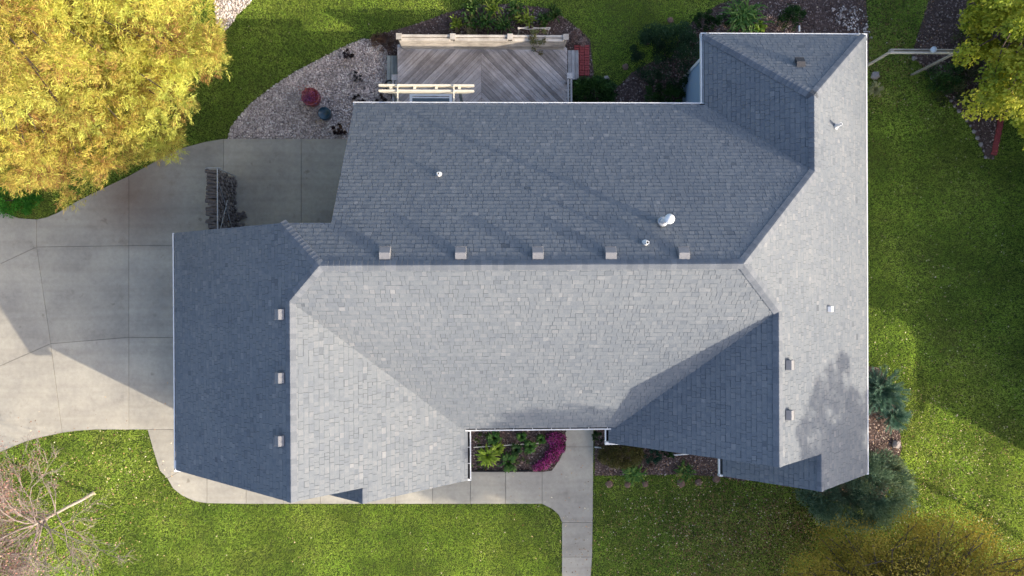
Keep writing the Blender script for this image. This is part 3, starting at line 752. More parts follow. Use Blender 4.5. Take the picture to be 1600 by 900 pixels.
stack_pipe(1305, 198, 'east', .34, .045)

# ---------------------------------------------------------------- THE DECK
deck = empty('timber_deck', ((dxa + dxb) / 2, (dys + dyn) / 2, 0), label='weathered grey timber deck with chevron boards behind the house', cat='deck')
DO = deck.location.copy()
def dchild(o): o.location = Vector(o.location) - DO; return o
xm = G(752, 110, DZ)[0]; PW = .145; gap = .008
# planks at 45 degrees each side of the seam; each one its own object, built along its own X
def plank(poly, ang, z=DZ, th=.035, mat='deck', par=deck):
    c = Vector((sum(v[0] for v in poly) / len(poly), sum(v[1] for v in poly) / len(poly)))
    ca, sa = math.cos(-ang), math.sin(-ang)
    loc = [((v[0] - c.x) * ca - (v[1] - c.y) * sa, (v[0] - c.x) * sa + (v[1] - c.y) * ca) for v in poly]
    o = MB().prism(loc, -th, random.uniform(-.003, .003)).build('deck_board', M[mat], par)
    o.rotation_euler = (0, 0, ang); o.location = Vector((c.x, c.y, z)) - DO; return o
for sgn, (xa, xb) in ((1, (dxa + .02, xm - .003)), (-1, (xm + .003, dxb - .02))):
    ang = math.radians(45 * sgn) ; dv = Vector((math.cos(ang), math.sin(ang))); nv = Vector((-dv.y, dv.x))
    cs = [Vector(c).dot(nv) for c in ((xa, dys), (xb, dys), (xb, dyn), (xa, dyn))]
    t = min(cs)
    while t < max(cs):
        pl = [(xa, dys), (xb, dys), (xb, dyn), (xa, dyn)]
        pl = clip(pl, nv.x, nv.y, -(t + gap / 2)); 
        if len(pl) > 2: pl = clip(pl, -nv.x, -nv.y, (t + PW - gap / 2))
        if len(pl) > 2:
            ar = abs(sum(pl[i - 1][0] * pl[i][1] - pl[i][0] * pl[i - 1][1] for i in range(len(pl)))) / 2
            if ar > .01: plank(pl, ang)
        t += PW
MB().box((dxa + .02, dys, 0), (dxb - .02, dyn, DZ - .05)).build('deck_frame', M['shadefill'], deck).location = -DO
def dboard(name, a, b, w_, h_, mat, up=(0, 0, 1)):
    a = Vector(a); b = Vector(b); d = (b - a); L = d.length
    x = d.normalized(); y = Vector(up).cross(x).normalized(); z = x.cross(y)
    o = MB().box((-L / 2, -w_ / 2, -h_ / 2), (L / 2, w_ / 2, h_ / 2)).build(name, M[mat], deck, bev=min(.006, h_ * .2))
    m = Matrix((x, y, z)).transposed().to_4x4(); m.translation = (a + b) / 2 - DO; o.matrix_local = m; return o
RZ = DZ + .95
ry = G(750, 55, RZ)[1] - .02
px_posts = [G(x, 62, RZ)[0] for x in (623.5, 707.5, 797, 884)]
# north parapet: cap boards and four wide face boards between posts
for a, b in zip(px_posts, px_posts[1:]):
    dboard('rail_cap', (a + .07, ry - .01, RZ), (b - .07, ry - .01, RZ), .085, .035, 'rail')
    dboard('rail_cap', (a + .07, ry - .115, RZ - .04), (b - .07, ry - .115, RZ - .04), .11, .035, 'rail')
    for k in range(5): dboard('face_board', (a + .0, ry - .16, RZ - .14 - k * .165), (b - .003, ry - .16, RZ - .14 - k * .165), .155, .03, 'rail', up=(0, -1, 0))
for x in px_posts:
    dboard('rail_post', (x, ry - .045, 0), (x, ry - .045, RZ + .02), .11, .11, 'rail', up=(0, 1, 0))
    dboard('post_cap', (x - .10, ry - .045, RZ + .045), (x + .10, ry - .045, RZ + .045), .21, .045, 'rail')
# right railing, posts and steps
rx = dxb - .03
for dx_, w_ in ((-.055, .07), (.055, .07)): dboard('rail_cap', (rx + dx_, dys + .1, RZ - .12), (rx + dx_, 7.35, RZ - .12), w_, .035, 'greyrail')
for y_ in (dys + .15, 7.38):
    dboard('rail_post', (rx, y_, DZ), (rx, y_, RZ - .1), .1, .1, 'greyrail', up=(0, 1, 0)); dboard('post_cap', (rx - .1, y_, RZ - .09), (rx + .1, y_, RZ - .09), .2, .05, 'greyrail')
for k in range(12): dboard('baluster', (rx, 5.75 + k * .13, DZ), (rx, 5.75 + k * .13, RZ - .15), .035, .035, 'greyrail', up=(0, 1, 0))
for k in range(3): dboard('step_tread', (dxb + .075 + k * .135, 7.55, .30), (dxb + .075 + k * .135, 8.62, .30), .125, .04, 'greyrail')
dboard('step_riser', (dxb + .04, 8.09, .14), (dxb + .42, 8.09, .14), .95, .26, 'greyrail')
# left rail stub and steps
lx = dxa + .03
for k in range(3): dboard('step_tread', (dxa - .08 - k * .125, 7.1, .24), (dxa - .08 - k * .125, 8.42, .24), .118, .04, 'greenstep')
dboard('step_riser', (dxa - .38, 7.76, .11), (dxa - .03, 7.76, .11), 1.2, .20, 'greenstep')
dboard('rail_post', (lx, 7.3, DZ), (lx, 7.3, RZ - .1), .1, .1, 'greyrail', up=(0, 1, 0)); dboard('post_cap', (lx - .1, 7.3, RZ - .09), (lx + .1, 7.3, RZ - .09), .2, .05, 'greyrail')
for dx_ in (-.05, .05): dboard('rail_cap', (lx + dx_, 5.6, RZ - .12), (lx + dx_, 7.25, RZ - .12), .065, .035, 'greyrail')

# arbour beams over the patio door
AZ = 3.25
arb = empty('patio_arbour', (*G(660, 138, 0), 0), label='cream twin beam arbour standing over the deck against the back eave', cat='arbour')
AO = arb.location.copy()
def achild(mb, name, mat, **k): o = mb.build(name, M[mat], arb, **k); o.location = -AO; return o
for y_ in (134, 142.5):
    a = Vector((*G(592, y_, AZ), AZ)); b = Vector((*G(741, y_, AZ), AZ)); m_ = MB(); yy = (a.y + b.y) / 2
    m_.add([(a.x, yy - .03, AZ - .02), (a.x, yy + .03, AZ - .02), (a.x, yy + .03, AZ + .07), (a.x, yy - .03, AZ + .07),
            (a.x + .3, yy - .035, AZ - .14), (a.x + .3, yy + .035, AZ - .14), (b.x - .3, yy - .035, AZ - .14), (b.x - .3, yy + .035, AZ - .14),
            (b.x, yy - .03, AZ - .02), (b.x, yy + .03, AZ - .02), (b.x, yy + .03, AZ + .07), (b.x, yy - .03, AZ + .07)],
           [[0, 1, 2, 3][::-1], [3, 2, 10, 11], [0, 4, 5, 1], [4, 6, 7, 5], [6, 8, 9, 7], [8, 11, 10, 9], [0, 3, 11, 8, 6, 4], [1, 5, 7, 9, 10, 2]])
    achild(m_, 'beam', 'cream')
ya = G(660, 134, AZ)[1]; yb = G(660, 142.5, AZ)[1]; yc = (ya + yb) / 2
for x_ in (611, 648, 682, 718):
    X = G(x_, 138, AZ)[0]; achild(MB().box((X - .045, yb + .036, AZ - .1), (X + .045, ya - .036, AZ + .03)), 'spacer', 'cream')
for x_ in (611, 718):
    X = G(x_, 138, AZ)[0]; achild(MB().box((X - .05, yc - .05, 0.0), (X + .05, yc + .05, AZ - .101)), 'post', 'oldwood')
for x_ in (622, 709.5):
    X = G(x_, 150, AZ)[0]; achild(MB().box((X - .02, 5.45, AZ + .071), (X + .02, ya, AZ + .11)), 'rafter', 'cream')

# glass topped table
TZ = DZ + .72
(x0, y1) = G(640, 147, TZ); (x1, _) = G(706, 147, TZ); y0 = y1 - .85
tb_ = empty('patio_table', ((x0 + x1) / 2, (y0 + y1) / 2, DZ), label='white framed glass topped table half under the back eave', cat='table')
TO = tb_.location.copy()
def tchild(mb, name, mat): o = mb.build(name, M[mat], tb_); o.location = -TO; return o
tchild(MB().box((x0, y0, TZ - .03), (x0 + .09, y1, TZ)).box((x1 - .09, y0, TZ - .03), (x1, y1, TZ)).box((x0 + .09, y1 - .06, TZ - .031), (x1 - .09, y1, TZ - .001)).box((x0 + .09, y1 - .14, TZ - .032), (x1 - .09, y1 - .10, TZ - .004)).box((x0 + .09, y0, TZ - .031), (x1 - .09, y0 + .06, TZ - .001)), 'frame', 'white')
tchild(MB().box((x0 + .09, y0 + .06, TZ - .02), (x1 - .09, y1 - .141, TZ - .010)), 'glass_top', 'glass')
for xx in (x0 + .05, x1 - .05):
    for yy in (y0 + .05, y1 - .05): tchild(MB().box((xx - .02, yy - .02, DZ + .002), (xx + .02, yy + .02, TZ - .033)), 'leg', 'white')

# brick pad beside the deck steps and brick edging strip
def brick_pad(cx0, cy0, cx1, cy1, name, label, bw=.19, bh=.09, weave=True, z=.05):
    (xa, ya) = G(cx0, cy1); (xb, yb) = G(cx1, cy0); r = empty(name, ((xa + xb) / 2, (ya + yb) / 2, 0), label=label, cat='brick paving')
    me = MB().box((-bw / 2 + .007, -bh / 2 + .007, -.03), (bw / 2 - .007, bh / 2 - .007, .03)).mesh('brick', .004); me.materials.append(M['brick'])
    i = 0; y = ya
    nx_ = max(1, round((xb - xa) / bw)); ny_ = round((yb - ya) / bw)
    for iy in range(ny_):
        for ix in range(nx_):
            for k in (-.5, .5):
                o = bpy.data.objects.new('brick', me); COL.objects.link(o); o.parent = r
                cx, cy = xa + (ix + .5) * bw - (xa + xb) / 2, ya + (iy + .5) * bw - (ya + yb) / 2
                if (ix + iy) % 2: o.location = (cx, cy + k * bh * 1.03, z + random.uniform(-.006, .006)); o.rotation_euler = (random.uniform(-.02, .02), 0, random.uniform(-.03, .03))
                else: o.location = (cx + k * bh * 1.03, cy, z + random.uniform(-.006, .006)); o.rotation_euler = (random.uniform(-.02, .02), 0, math.pi / 2 + random.uniform(-.03, .03))
    return r
brick_pad(897, 71, 921, 119, 'brick_pad', 'small red basketweave brick landing beside the deck steps')
r = empty('brick_edging', (*G(1557, 215), 0), label='red brick strip set on edge beside the mulch at far right', cat='brick paving')
A = Vector(G(1563, 183)); B = Vector(G(1551, 246)); dd = (B - A); L = dd.length; dd.normalize(); nn = Vector((-dd.y, dd.x))
me = MB().box((-.095, -.045, -.04), (.095, .045, .04)).mesh('brick', .005); me.materials.append(M['brick'])
k = int(L / .098)
for i in range(k):
    o = bpy.data.objects.new('brick', me); COL.objects.link(o); o.parent = r
    P_ = A + dd * (i + .5) * .098 + nn * random.uniform(-.012, .012); o.location = (P_.x - r.location.x, P_.y - r.location.y, .05 + random.uniform(-.008, .008))
    o.rotation_euler = (0, random.uniform(-.03, .03), math.atan2(nn.y, nn.x) + random.uniform(-.05, .05))

# wooden frame on the right lawn
FZ = 2.6
a = Vector((*G(1393, 80, FZ), FZ)); b = Vector((*G(1501, 79, FZ), FZ)); yy = (a.y + b.y) / 2
fr = empty('timber_swing_frame', (a.x, yy, 0), label='old timber goal shaped frame with a long pale top beam, upper right lawn', cat='swing frame')
FO = fr.location.copy()
for nm, mb, mt in (('top_beam', MB().box((a.x - .05, yy + .02, FZ - .1), (b.x, yy + .055, FZ + .04)), 'oldwood'), ('top_beam', MB().box((a.x - .05, yy - .075, FZ - .1), (b.x, yy - .035, FZ + .03)), 'rail'),
                   ('post', MB().box((a.x - .03, yy - .034, 0), (a.x + .07, yy + .019, FZ + .02)), 'oldwood'), ('post', MB().box((b.x - .12, yy - .034, 0), (b.x - .01, yy + .019, FZ + .02)), 'oldwood')):
    o = mb.build(nm, M[mt], fr); o.location = -FO
xb_ = G(1455, 76, FZ)[0]
o = MB().lathe([(.06, 0), (.1, .05), (.1, .12), (.05, .16), (0, .17)], (0, 0, 0), 10).build('hanging_bucket', simple_mat('bucket_blue', (.35, .42, .5), (.7, .7, .7), 20, .5), None, label='small pale blue pot sitting on the timber frame beam', cat='pot')
o.location = (xb_, yy + .0, FZ + .042)

# ---------------------------------------------------------------- FIREWOOD
RX0, RX1, RY0, RY1, RH = -9.72, -9.40, 1.75, G(340, 263, 1.7)[1], 1.7
fw = empty('firewood_rack', ((RX0 + RX1) / 2, (RY0 + RY1) / 2, 0.03), label='galvanised tube rack with crossed braces against the garage back wall', cat='log rack')
def wchild(name, pts, r_): o = MB().tube(pts, r_, 8).build(name, M['galv'], fw); o.location = -fw.location
ye, xe = RY1, RX1 + .03
wchild('top_rail', [(xe, RY0, RH), (xe, ye, RH)], .022); wchild('end_rail', [(RX0, ye + .02, RH), (xe + .15, ye + .02, RH)], .018)
for yy_ in (RY0, ye): 
    wchild('upright', [(xe, yy_, .03), (xe, yy_, RH)], .02); wchild('upright', [(RX0 - .03, yy_, .03), (RX0 - .03, yy_, RH)], .02)
wchild('brace', [(xe + .025, ye - .45, RH - .05), (xe + .05, RY0 + .15, .35)], .012); wchild('brace', [(xe + .03, RY0 + .15, RH - .1), (xe + .03, ye - 1.0, .9)], .012)
wchild('base_rail', [(RX0, RY0, .06), (RX0, ye, .06)], .02); wchild('base_rail', [(RX1, RY0, .06), (RX1, ye, .06)], .02)
pile = empty('firewood_stack', ((RX0 + RX1) / 2, (RY0 + RY1) / 2, 0.03), label='dark grey stack of split logs filling the tube rack', cat='firewood')
logs = []
for v in range(5):
    mb = MB(); n_ = random.choice((5, 6, 7)); prof = [(math.cos(2 * math.pi * k / n_) * random.uniform(.8, 1.1), math.sin(2 * math.pi * k / n_) * random.uniform(.75, 1.1)) for k in range(n_)]
    L_ = .19; vs = [(-L_, x_, z_) for x_, z_ in prof] + [(L_, x_ * random.uniform(.9, 1.05), z_) for x_, z_ in prof]
    mb.add(vs, [[k for k in range(n_)], [n_ + k for k in range(n_)][::-1]] + [[k, n_ + k, n_ + (k + 1) % n_, (k + 1) % n_] for k in range(n_)])
    me = mb.mesh('log'); me.materials.append(M['log']); me.materials.append(M['logend']); me.polygons[0].material_index = 1; me.polygons[1].material_index = 1; logs.append(me)
z = .14; row = 0
while z < RH - .02:
    y = RY0 + .05 + (row % 2) * .06
    while y < RY1 - .05:
        s_ = random.uniform(.058, .085)
        o = bpy.data.objects.new('log', random.choice(logs)); COL.objects.link(o); o.parent = pile
        o.location = (random.uniform(-.05, .05) + (.0 if z > .5 else .04), y - pile.location.y, z - .03); o.scale = (random.uniform(.85, 1.15), s_, s_)
        o.rotation_euler = (random.uniform(0, 6.28), random.uniform(-.10, .10), random.uniform(-.28, .28)); y += s_ * 1.75
    z += .135; row += 1
# a few rounds slipped down at the foot
for i in range(16):
    o = bpy.data.objects.new('log', random.choice(logs)); COL.objects.link(o); o.parent = pile
    s_ = random.uniform(.06, .09); o.scale = (.8, s_, s_)
    o.location = (random.uniform(.25, .5), random.uniform(-1.0, -.15), s_ + random.uniform(0, .25)); o.rotation_euler = (random.uniform(0, 6), 0, random.uniform(-1, 1))

# ---------------------------------------------------------------- POTS, ROCKS
def pot(px, py, R_, h, mo, mi, name, label, cat, mr_, cols=None):
    x, y = G(px, py, h); e = empty(name, (x, y, .02), label=label, cat=cat)
    MB().lathe([(R_ * .6, 0), (R_ * .95, h * .35), (R_ * 1.02, h * .7), (R_ * .92, h * .95), (R_ * .98, h), (R_ * .86, h), (R_ * .84, h * .9)], n=28, cap=False).build('pot_body', mo, e, smooth=True)
    MB().lathe([(R_ * .84, h * .88), (R_ * .8, h * .80), (.0, h * .80)], n=28).build('pot_soil', mi, e)
    MB().lathe([(R_ * .84, h), (R_ * .86, h + .022), (R_ * .96, h + .022), (R_ * .99, h - .01)], n=28, cap=False).build('pot_rim', mr_, e, smooth=True)
    if cols:
        n_ = 420; P_ = np.column_stack([rng.normal(0, R_ * .38, (n_, 2)), rng.uniform(h * .78, h + .10, n_)]); P_[:60, 0] -= R_ * .55; P_[:60, 1] += R_ * .6
        blades('planting', P_, rng.normal(size=(n_, 3)) + [0, 0, .4], rng.uniform(.04, .10, n_), .04, np.clip(.5 - P_[:, 1] / R_ * .45 + P_[:, 0] / R_ * .1 + rng.normal(0, .15, n_), 0, 1), foliage_mat(name + '_planting', cols, .2, 3), e, quad=True, kind='stuff')
    return e
pot(485, 151, .33, .50, M['redglaze'], M['purple'], 'glazed_bowl', 'big glazed red and purple bowl with magenta planting on the gravel', 'planter', M['redglaze'], [(.40, .12, .06), (.42, .10, .16), (.30, .08, .20), (.06, .03, .10)])
pot(507, 177, .235, .35, M['tealrim'], M['teal'], 'teal_pot', 'round teal blue pot on the gravel below the purple bowl', 'planter', M['tealrim'])
def rock(px, py, s, label, mat='rock', name='rock', cat='rock', h=.6):
    bm = bmesh.new(); bmesh.ops.create_icosphere(bm, subdivisions=2, radius=s)
    for v in bm.verts: v.co *= 1 + random.uniform(-.2, .2); v.co.z *= h
    me = bpy.data.meshes.new(name); bm.to_mesh(me); bm.free()
    o = link(name, me, M[mat], None, label=label, cat=cat); o.location = (*G(px, py), s * h * .5 + .02); o.rotation_euler.z = random.uniform(0, 6); return o
rock(1398, 694, .16, 'pinkish rock on the mulch at the right side of the house', 'stone'); rock(1366, 119, .16, 'flat pale rock just outside the right gutter near the top', 'stone')
rock(947, 124, .12, 'pale stone on the grass beside the dense green shrub', 'stone')
st = []
ep = [(1427, 92), (1446, 108), (1455, 122), (1463, 133), (1470, 141), (1478, 150), (1484, 158), (1491, 166), (1497, 174), (1503, 181), (1509, 189), (1515, 197), (1521, 206), (1526, 216), (1531, 226), (1535, 236), (1539, 246)]
s0 = None
for i, (x, y) in enumerate(ep):
    if s0 is None:
        s0 = rock(x, y, .07, 'small pale edging stone along the mulch of the upper right tree bed', 'stone', 'edging_stone', 'stone'); s0['group'] = 'stones edging the tree bed'; o = s0
    else: o = s0.copy(); COL.objects.link(o)
    o.location = (*G(x + random.uniform(-1, 1), y), .045); o.rotation_euler.z = random.uniform(0, 6); sc = random.uniform(.6, 1.2); o.scale = (sc, sc, sc)
# soil patches in rows
sp = None
for i, (x, y) in enumerate([(1047, 32), (1010, 66), (997, 88), (977, 105), (952, 756), (980, 757), (1008, 756), (1064, 755), (1091, 753), (1119, 748)]):
    if sp is None:
        mb = MB().lathe([(.17, 0), (.14, .035), (.07, .05), (0, .055)], n=11); sp = mb.build('soil_patch', M['soil'], kind='structure'); o = sp
        for v in sp.data.vertices: v.co.x *= random.uniform(.85, 1.15); v.co.y *= random.uniform(.85, 1.15)
    else: o = sp.copy(); COL.objects.link(o)
    s_ = random.uniform(.7, 1.0); o.location = (*G(x, y), .03); o.scale = (s_, s_, 1); o.rotation_euler.z = random.uniform(0, 6)

# white pipes and edging in the beds
def rod(px0, py0, px1, py1, r_, name, label, cat, mat='pvc', z=.12):
    a = Vector((*G(px0, py0, z), z)); b = Vector((*G(px1, py1, z), z)); o = MB().tube([a - a, b - a], r_, 8).build(name, M[mat], None, label=label, cat=cat); o.location = a; return o
rod(740, 699, 848, 692, .018, 'drain_pipe', 'long thin cream pipe lying across the bed beside the front walk', 'pipe', 'cream')
rod(1048, 711.5, 1082, 708.5, .03, 'drain_pipe', 'short white downspout pipe lying in the bed right of the walk', 'pipe')
rod(929, 698.5, 944, 700, .025, 'drain_pipe', 'tiny pale pipe end at the edge of the walk near the wing gutter', 'pipe')
rod(1249, 40, 1249, 49, .03, 'vent_stub', 'short white pipe stub just beyond the top gutter', 'pipe', z=.6)
mb = MB(); a = Vector((*G(738, 735.5, .05), 0)); b = Vector((*G(832, 735.5, .05), 0)); mb.bar(a + Vector((0, 0, .06)), b + Vector((0, 0, .06)), .04, .12)
mb.build('bed_edging', M['black'], None, label='dark low edging strip between entry bed and walk', cat='edging')
mb = MB()
tz = 1.3
for pa, pb in (((809, 43), (826, 46)), ((809, 45), (826, 42)), ((833, 45), (860, 43)), ((833, 43), (858, 46)), ((860, 43), (857, 47)), ((826, 46), (833, 45))):
    mb.tube([Vector((*G(*pa, tz), tz)), Vector((*G(*pb, tz), tz))], .018, 6)
for xx in (811, 834, 858): v = G(xx, 44, tz); mb.tube([(v[0], v[1], 0), (v[0], v[1], tz)], .018, 6)
mb.build('trellis', M['rail'], None, label='pale broken stick trellis rising behind the deck rail', cat='trellis')

# ---------------------------------------------------------------- PLANTS
def shrub(name, label, cat, px, py, rx_, ry_, h, n, lsize, cols, mat=None, kind='leaf', group=None, stem=True, aspect=.5, seed=0, z0=0.0):
    """px,py centre at mid height; a mass of leaf-sized faces on lumpy clumps"""
    x, y = G(px, py, z0 + h * .6); r_ = np.random.default_rng(seed + int(px) * 7 + int(py))
    e = empty(name, (x, y, 0), label=label, cat=cat, group=group)
    nc = max(8, int(n / (60 if n < 10000 else 210))); th = r_.uniform(0, 6.283, nc); ph = np.arccos(r_.uniform(-.15, 1, nc)); rr = r_.uniform(.5, 1, nc) ** .5
    rr = r_.uniform(0, 1, nc) ** .5; lump = r_.uniform(.72, 1.0, nc) if n < 10000 else r_.uniform(.45, 1.05, nc)
    C = np.stack([np.cos(th) * rx_ * rr * .92, np.sin(th) * ry_ * rr * .92, z0 + h * (.12 + .78 * np.sqrt(1 - rr ** 2 * .92)) * lump], 1)
    ci = r_.integers(0, nc, n); cr = min(rx_, ry_) * .24 * r_.uniform(.5, 1.3, nc)[ci][:, None] if n > 10000 else min(rx_, ry_) * .28
    P_ = C[ci] + unit(r_.normal(size=(n, 3))) * (r_.uniform(0, 1, n)[:, None] ** .4) * cr * np.array([1, 1, .8])
    P_[:, 2] = np.maximum(P_[:, 2], .03)
    out = unit(P_ - np.array([0, 0, h * .2 + z0])); d = unit(out + r_.normal(0, .6, (n, 3)) + np.array([0, 0, .15]))
    tint = np.clip(.5 + (r_.normal(0, .22, nc))[ci] + r_.normal(0, .13, n), 0, 1)
    m = mat or foliage_mat(name + '_leaf', cols)
    ls = lsize * r_.uniform(.6, 1.3, n)
    blades('foliage', P_, d, ls, ls * aspect, tint, m, e, quad=(kind == 'leaf'))
    if stem:
        mb = MB()
        for i in range(5):
            c = C[r_.integers(0, nc)] * .7; mb.tube([(0, 0, 0), (c[0] * .4, c[1] * .4, c[2] * .6), tuple(c)], [.02, .015, .008], 5)
        mb.build('stems', M['bark'], e)
    return e
def rosette(name, label, px, py, R_, n, cols, h=.3, wd=.07, group=None, cat='plant', nclump=1):
    """arching strap leaves"""
    x, y = G(px, py, h * .5); e = empty(name, (x, y, 0), label=label, cat=cat, group=group)
    V, F, T = [], [], []
    for i in range(n):
        th = random.uniform(0, 6.283); L_ = R_ * random.uniform(.6, 1.1); w_ = wd * random.uniform(.7, 1.2)
        ox, oy = (random.gauss(0, R_ * .25), random.gauss(0, R_ * .25)) if nclump > 1 else (0, 0)
        d = np.array([math.cos(th), math.sin(th)]); s = np.array([-d[1], d[0]]); b = len(V); hh = h * random.uniform(.6, 1.1)
        for t, zz, ww in ((.05, .1, .3), (.35, .85, .9), (.7, 1.0, 1.0), (1.0, .65, .05)):
            c = d * t * L_ + [ox, oy]
            V.append((*(c - s * w_ * ww / 2), zz * hh)); V.append((*(c + s * w_ * ww / 2), zz * hh))
        for k in range(3): F.append([b + 2 * k, b + 2 * k + 1, b + 2 * k + 3, b + 2 * k + 2])
        T += [min(1, max(0, random.gauss(.5, .25)))] * 3
    link('leaves', fast_mesh('leaves', V, F, T), foliage_mat(name + '_leaf', cols), e)
    MB().lathe([(.04, 0), (.03, .08), (0, .1)], n=7).build('crown', M['bark'], e)
    return e
DG = [(.012, .035, .012), (.03, .075, .018), (.055, .12, .025)]
MG = [(.03, .08, .015), (.06, .15, .025), (.12, .22, .04)]
YG_ = [(.12, .2, .02), (.25, .36, .03), (.42, .5, .07)]
OL = [(.05, .045, .015), (.10, .095, .025), (.16, .14, .045)]
BR = [(.05, .028, .02), (.11, .06, .04), (.17, .11, .075)]
MAG = [(.16, .01, .07), (.36, .03, .18), (.55, .10, .34), (.05, .07, .03)]
BLU = [(.05, .11, .07), (.13, .24, .16), (.27, .38, .27)]
shrub('dense_shrub', 'dense dark green shrub between the deck rail and the mulch', 'shrub', 927, 141, .90, .50, .9, 9000, .085, DG + [(.07, .15, .03)])
shrub('low_shrub', 'small mid green shrub in front of the blue wall corner', 'shrub', 1040, 146, .85, .42, .8, 3600, .075, DG + [(.08, .15, .03)])
shrub('dark_shrub', 'large very dark shrub on the lawn side of the north wing', 'shrub', 1050, 80, 1.45, 1.15, 1.6, 16000, .07, [(.02, .045, .02), (.035, .075, .028), (.06, .11, .04)])
shrub('low_shrub', 'dark low evergreen beyond the top gutter middle', 'shrub', 1238, 26, .55, .45, .8, 2200, .07, DG)
shrub('low_shrub', 'dark green bush at the left end of the top gutter', 'shrub', 1112, 30, .7, .35, .6, 2200, .07, DG)
rosette('strap_leaf_plant', 'light green strap leaved clump just beyond the top gutter', 1160, 28, .75, 150, MG + [(.3, .38, .1)], .55, .05, nclump=2)
rosette('strap_leaf_plant', 'yellow green leafy plant touching the top gutter', 1186, 42, .3, 26, YG_, .4, .1)
for i, (x, y, r_, c, lab) in enumerate([(712, 38, .32, YG_, 'bright daylily clump left of the second deck post'), (736, 36, .42, MG, 'green leafy clump behind the deck rail centre'), (760, 34, .45, MG, 'tall green perennials behind the deck rail right of centre'),
                                   (786, 40, .4, MG, 'green perennials behind the third deck post'), (822, 30, .42, YG_, 'yellow green perennials beyond the broken trellis'), (850, 32, .35, MG, 'leafy clump beyond the right end of the trellis'), (770, 12, .4, YG_, 'yellowish clump at the top edge above the deck'), (735, 14, .4, MG, 'green clump at the top edge left of the yellowish one'), (805, 16, .42, MG, 'green clump at the top edge right of the yellowish one'), (865, 22, .36, MG, 'rightmost green clump behind the deck rail')]):
    rosette('perennial_clump', lab, x, y, r_ * .82, 60, [tuple(k_ * .75 for k_ in q_) for q_ in c] + [(.16, .13, .05)], .5, .05, cat='plant', nclump=2)
shrub('dry_shrub', 'straggly tan dry shrub beside the second deck post', 'shrub', 722, 52, .5, .28, .8, 900, .09, [(.2, .14, .08), (.3, .24, .14), (.12, .14, .04)], aspect=.25)
shrub('climbing_vine', 'sparse brown and green vine hanging over the deck rail', 'vine', 840, 62, .34, .50, .4, 1000, .055, [(.12, .07, .03), (.12, .12, .04), (.16, .18, .06)], z0=1.15)
shrub('bare_shrub', 'reddish brown twiggy shrub at the left end of the deck rail', 'shrub', 598, 66, .60, .32, .5, 1800, .09, BR, aspect=.2)
shrub('spent_perennial', 'rusty dried flowers at the right end of the deck rail', 'plant', 903, 58, .42, .28, .4, 1100, .06, [(.14, .06, .05), (.28, .18, .15), (.6, .5, .45)])
shrub('small_shrub', 'small dark twiggy shrub highest on the gravel', 'shrub', 545, 84, .2, .2, .35, 420, .07, [(.03, .02, .02), (.07, .05, .05)], group=None)
shrub('small_shrub', 'small grey black grass tuft below the highest shrub on the gravel', 'shrub', 556, 119, .15, .15, .3, 340, .08, [(.02, .02, .02), (.07, .065, .065)], aspect=.2)
shrub('small_shrub', 'dark rounded plant at the back gutter corner', 'shrub', 560, 156, .19, .19, .3, 420, .06, [(.02, .012, .012), (.05, .035, .03)])
shrub('small_shrub', 'dark rounded plant below the left end of the arbour beams', 'shrub', 597, 155, .2, .19, .3, 420, .06, [(.02, .012, .012), (.05, .035, .03)])
shrub('small_shrub', 'brown dying plant beside the roof edge below the teal pot', 'shrub', 529, 202, .24, .17, .3, 520, .08, [(.03, .015, .015), (.08, .045, .035), (.2, .12, .07)])
o = MB().lathe([(.17, 0), (.2, .25), (.2, .27), (.16, .27), (.15, .2), (0, .2)], n=20).build('black_pot', M['black'], None, label='round black pot rim beside the deck steps above the arbour', cat='planter'); o.location = (*G(609, 133, .3), .03)
# entry bed
for x, y, r_, c, lab in [(762, 712, .38, YG_, 'bright yellow hosta in the entry bed'), (794, 722, .34, MG, 'green hosta at the front of the entry bed right of the yellow one'), (778, 701, .22, YG_, 'small lime hosta touching the cream pipe'),
                         (772, 684, .26, MG, 'green hosta against the entry gutter'), (806, 702, .2, DG, 'dark green perennial in the middle of the entry bed'), (828, 697, .22, MG, 'green perennial near the magenta flowers'), (815, 682, .16, MG, 'small green plant under the entry gutter'), (845, 686, .16, MG, 'small green plant at the top of the magenta flowers')]:
    rosette('hosta', lab, x, y, r_ * 1.3, 50, c, .28, .075)
fl = [(868, 686, .40, .24), (872, 700, .30, .26), (862, 714, .30, .26), (850, 726, .26, .2), (840, 731, .2, .16)]
fe = None
xs_, ys_, zs_ = [], [], []
for (x, y, a_, b_) in fl:
    g_ = G(x, y, .2); n_ = int(9000 * a_ * b_); t = rng.uniform(0, 6.28, n_); r_ = rng.uniform(0, 1, n_) ** .5
    xs_.append(g_[0] + np.cos(t) * r_ * a_); ys_.append(g_[1] + np.sin(t) * r_ * b_); zs_.append(.22 * (1 - r_ ** 3 * .6) + rng.uniform(-.14, .06, n_))
P_ = np.column_stack([np.concatenate(xs_), np.concatenate(ys_), np.concatenate(zs_)]); c0 = G(862, 708)
fe = empty('magenta_mums', (*c0, 0), label='curved band of magenta flowering mums beside the front walk', cat='flowers')
P_ -= [*c0, 0]; tn = rng.uniform(0, .85, len(P_)) ; tn[rng.random(len(P_)) < .12] = 1.0
blades('blossom', P_, unit(rng.normal(size=P_.shape) * [1, 1, .5] + [0, 0, .5]), .05, .045, tn, foliage_mat('mum_petals', MAG, .2, 2), fe, quad=True)
P2 = P_[::3] - [0, 0, .07]; blades('leaves', P2, rng.normal(size=P2.shape), .06, .03, rng.uniform(0, 1, len(P2)), foliage_mat('mum_leaf', DG), fe, quad=True)
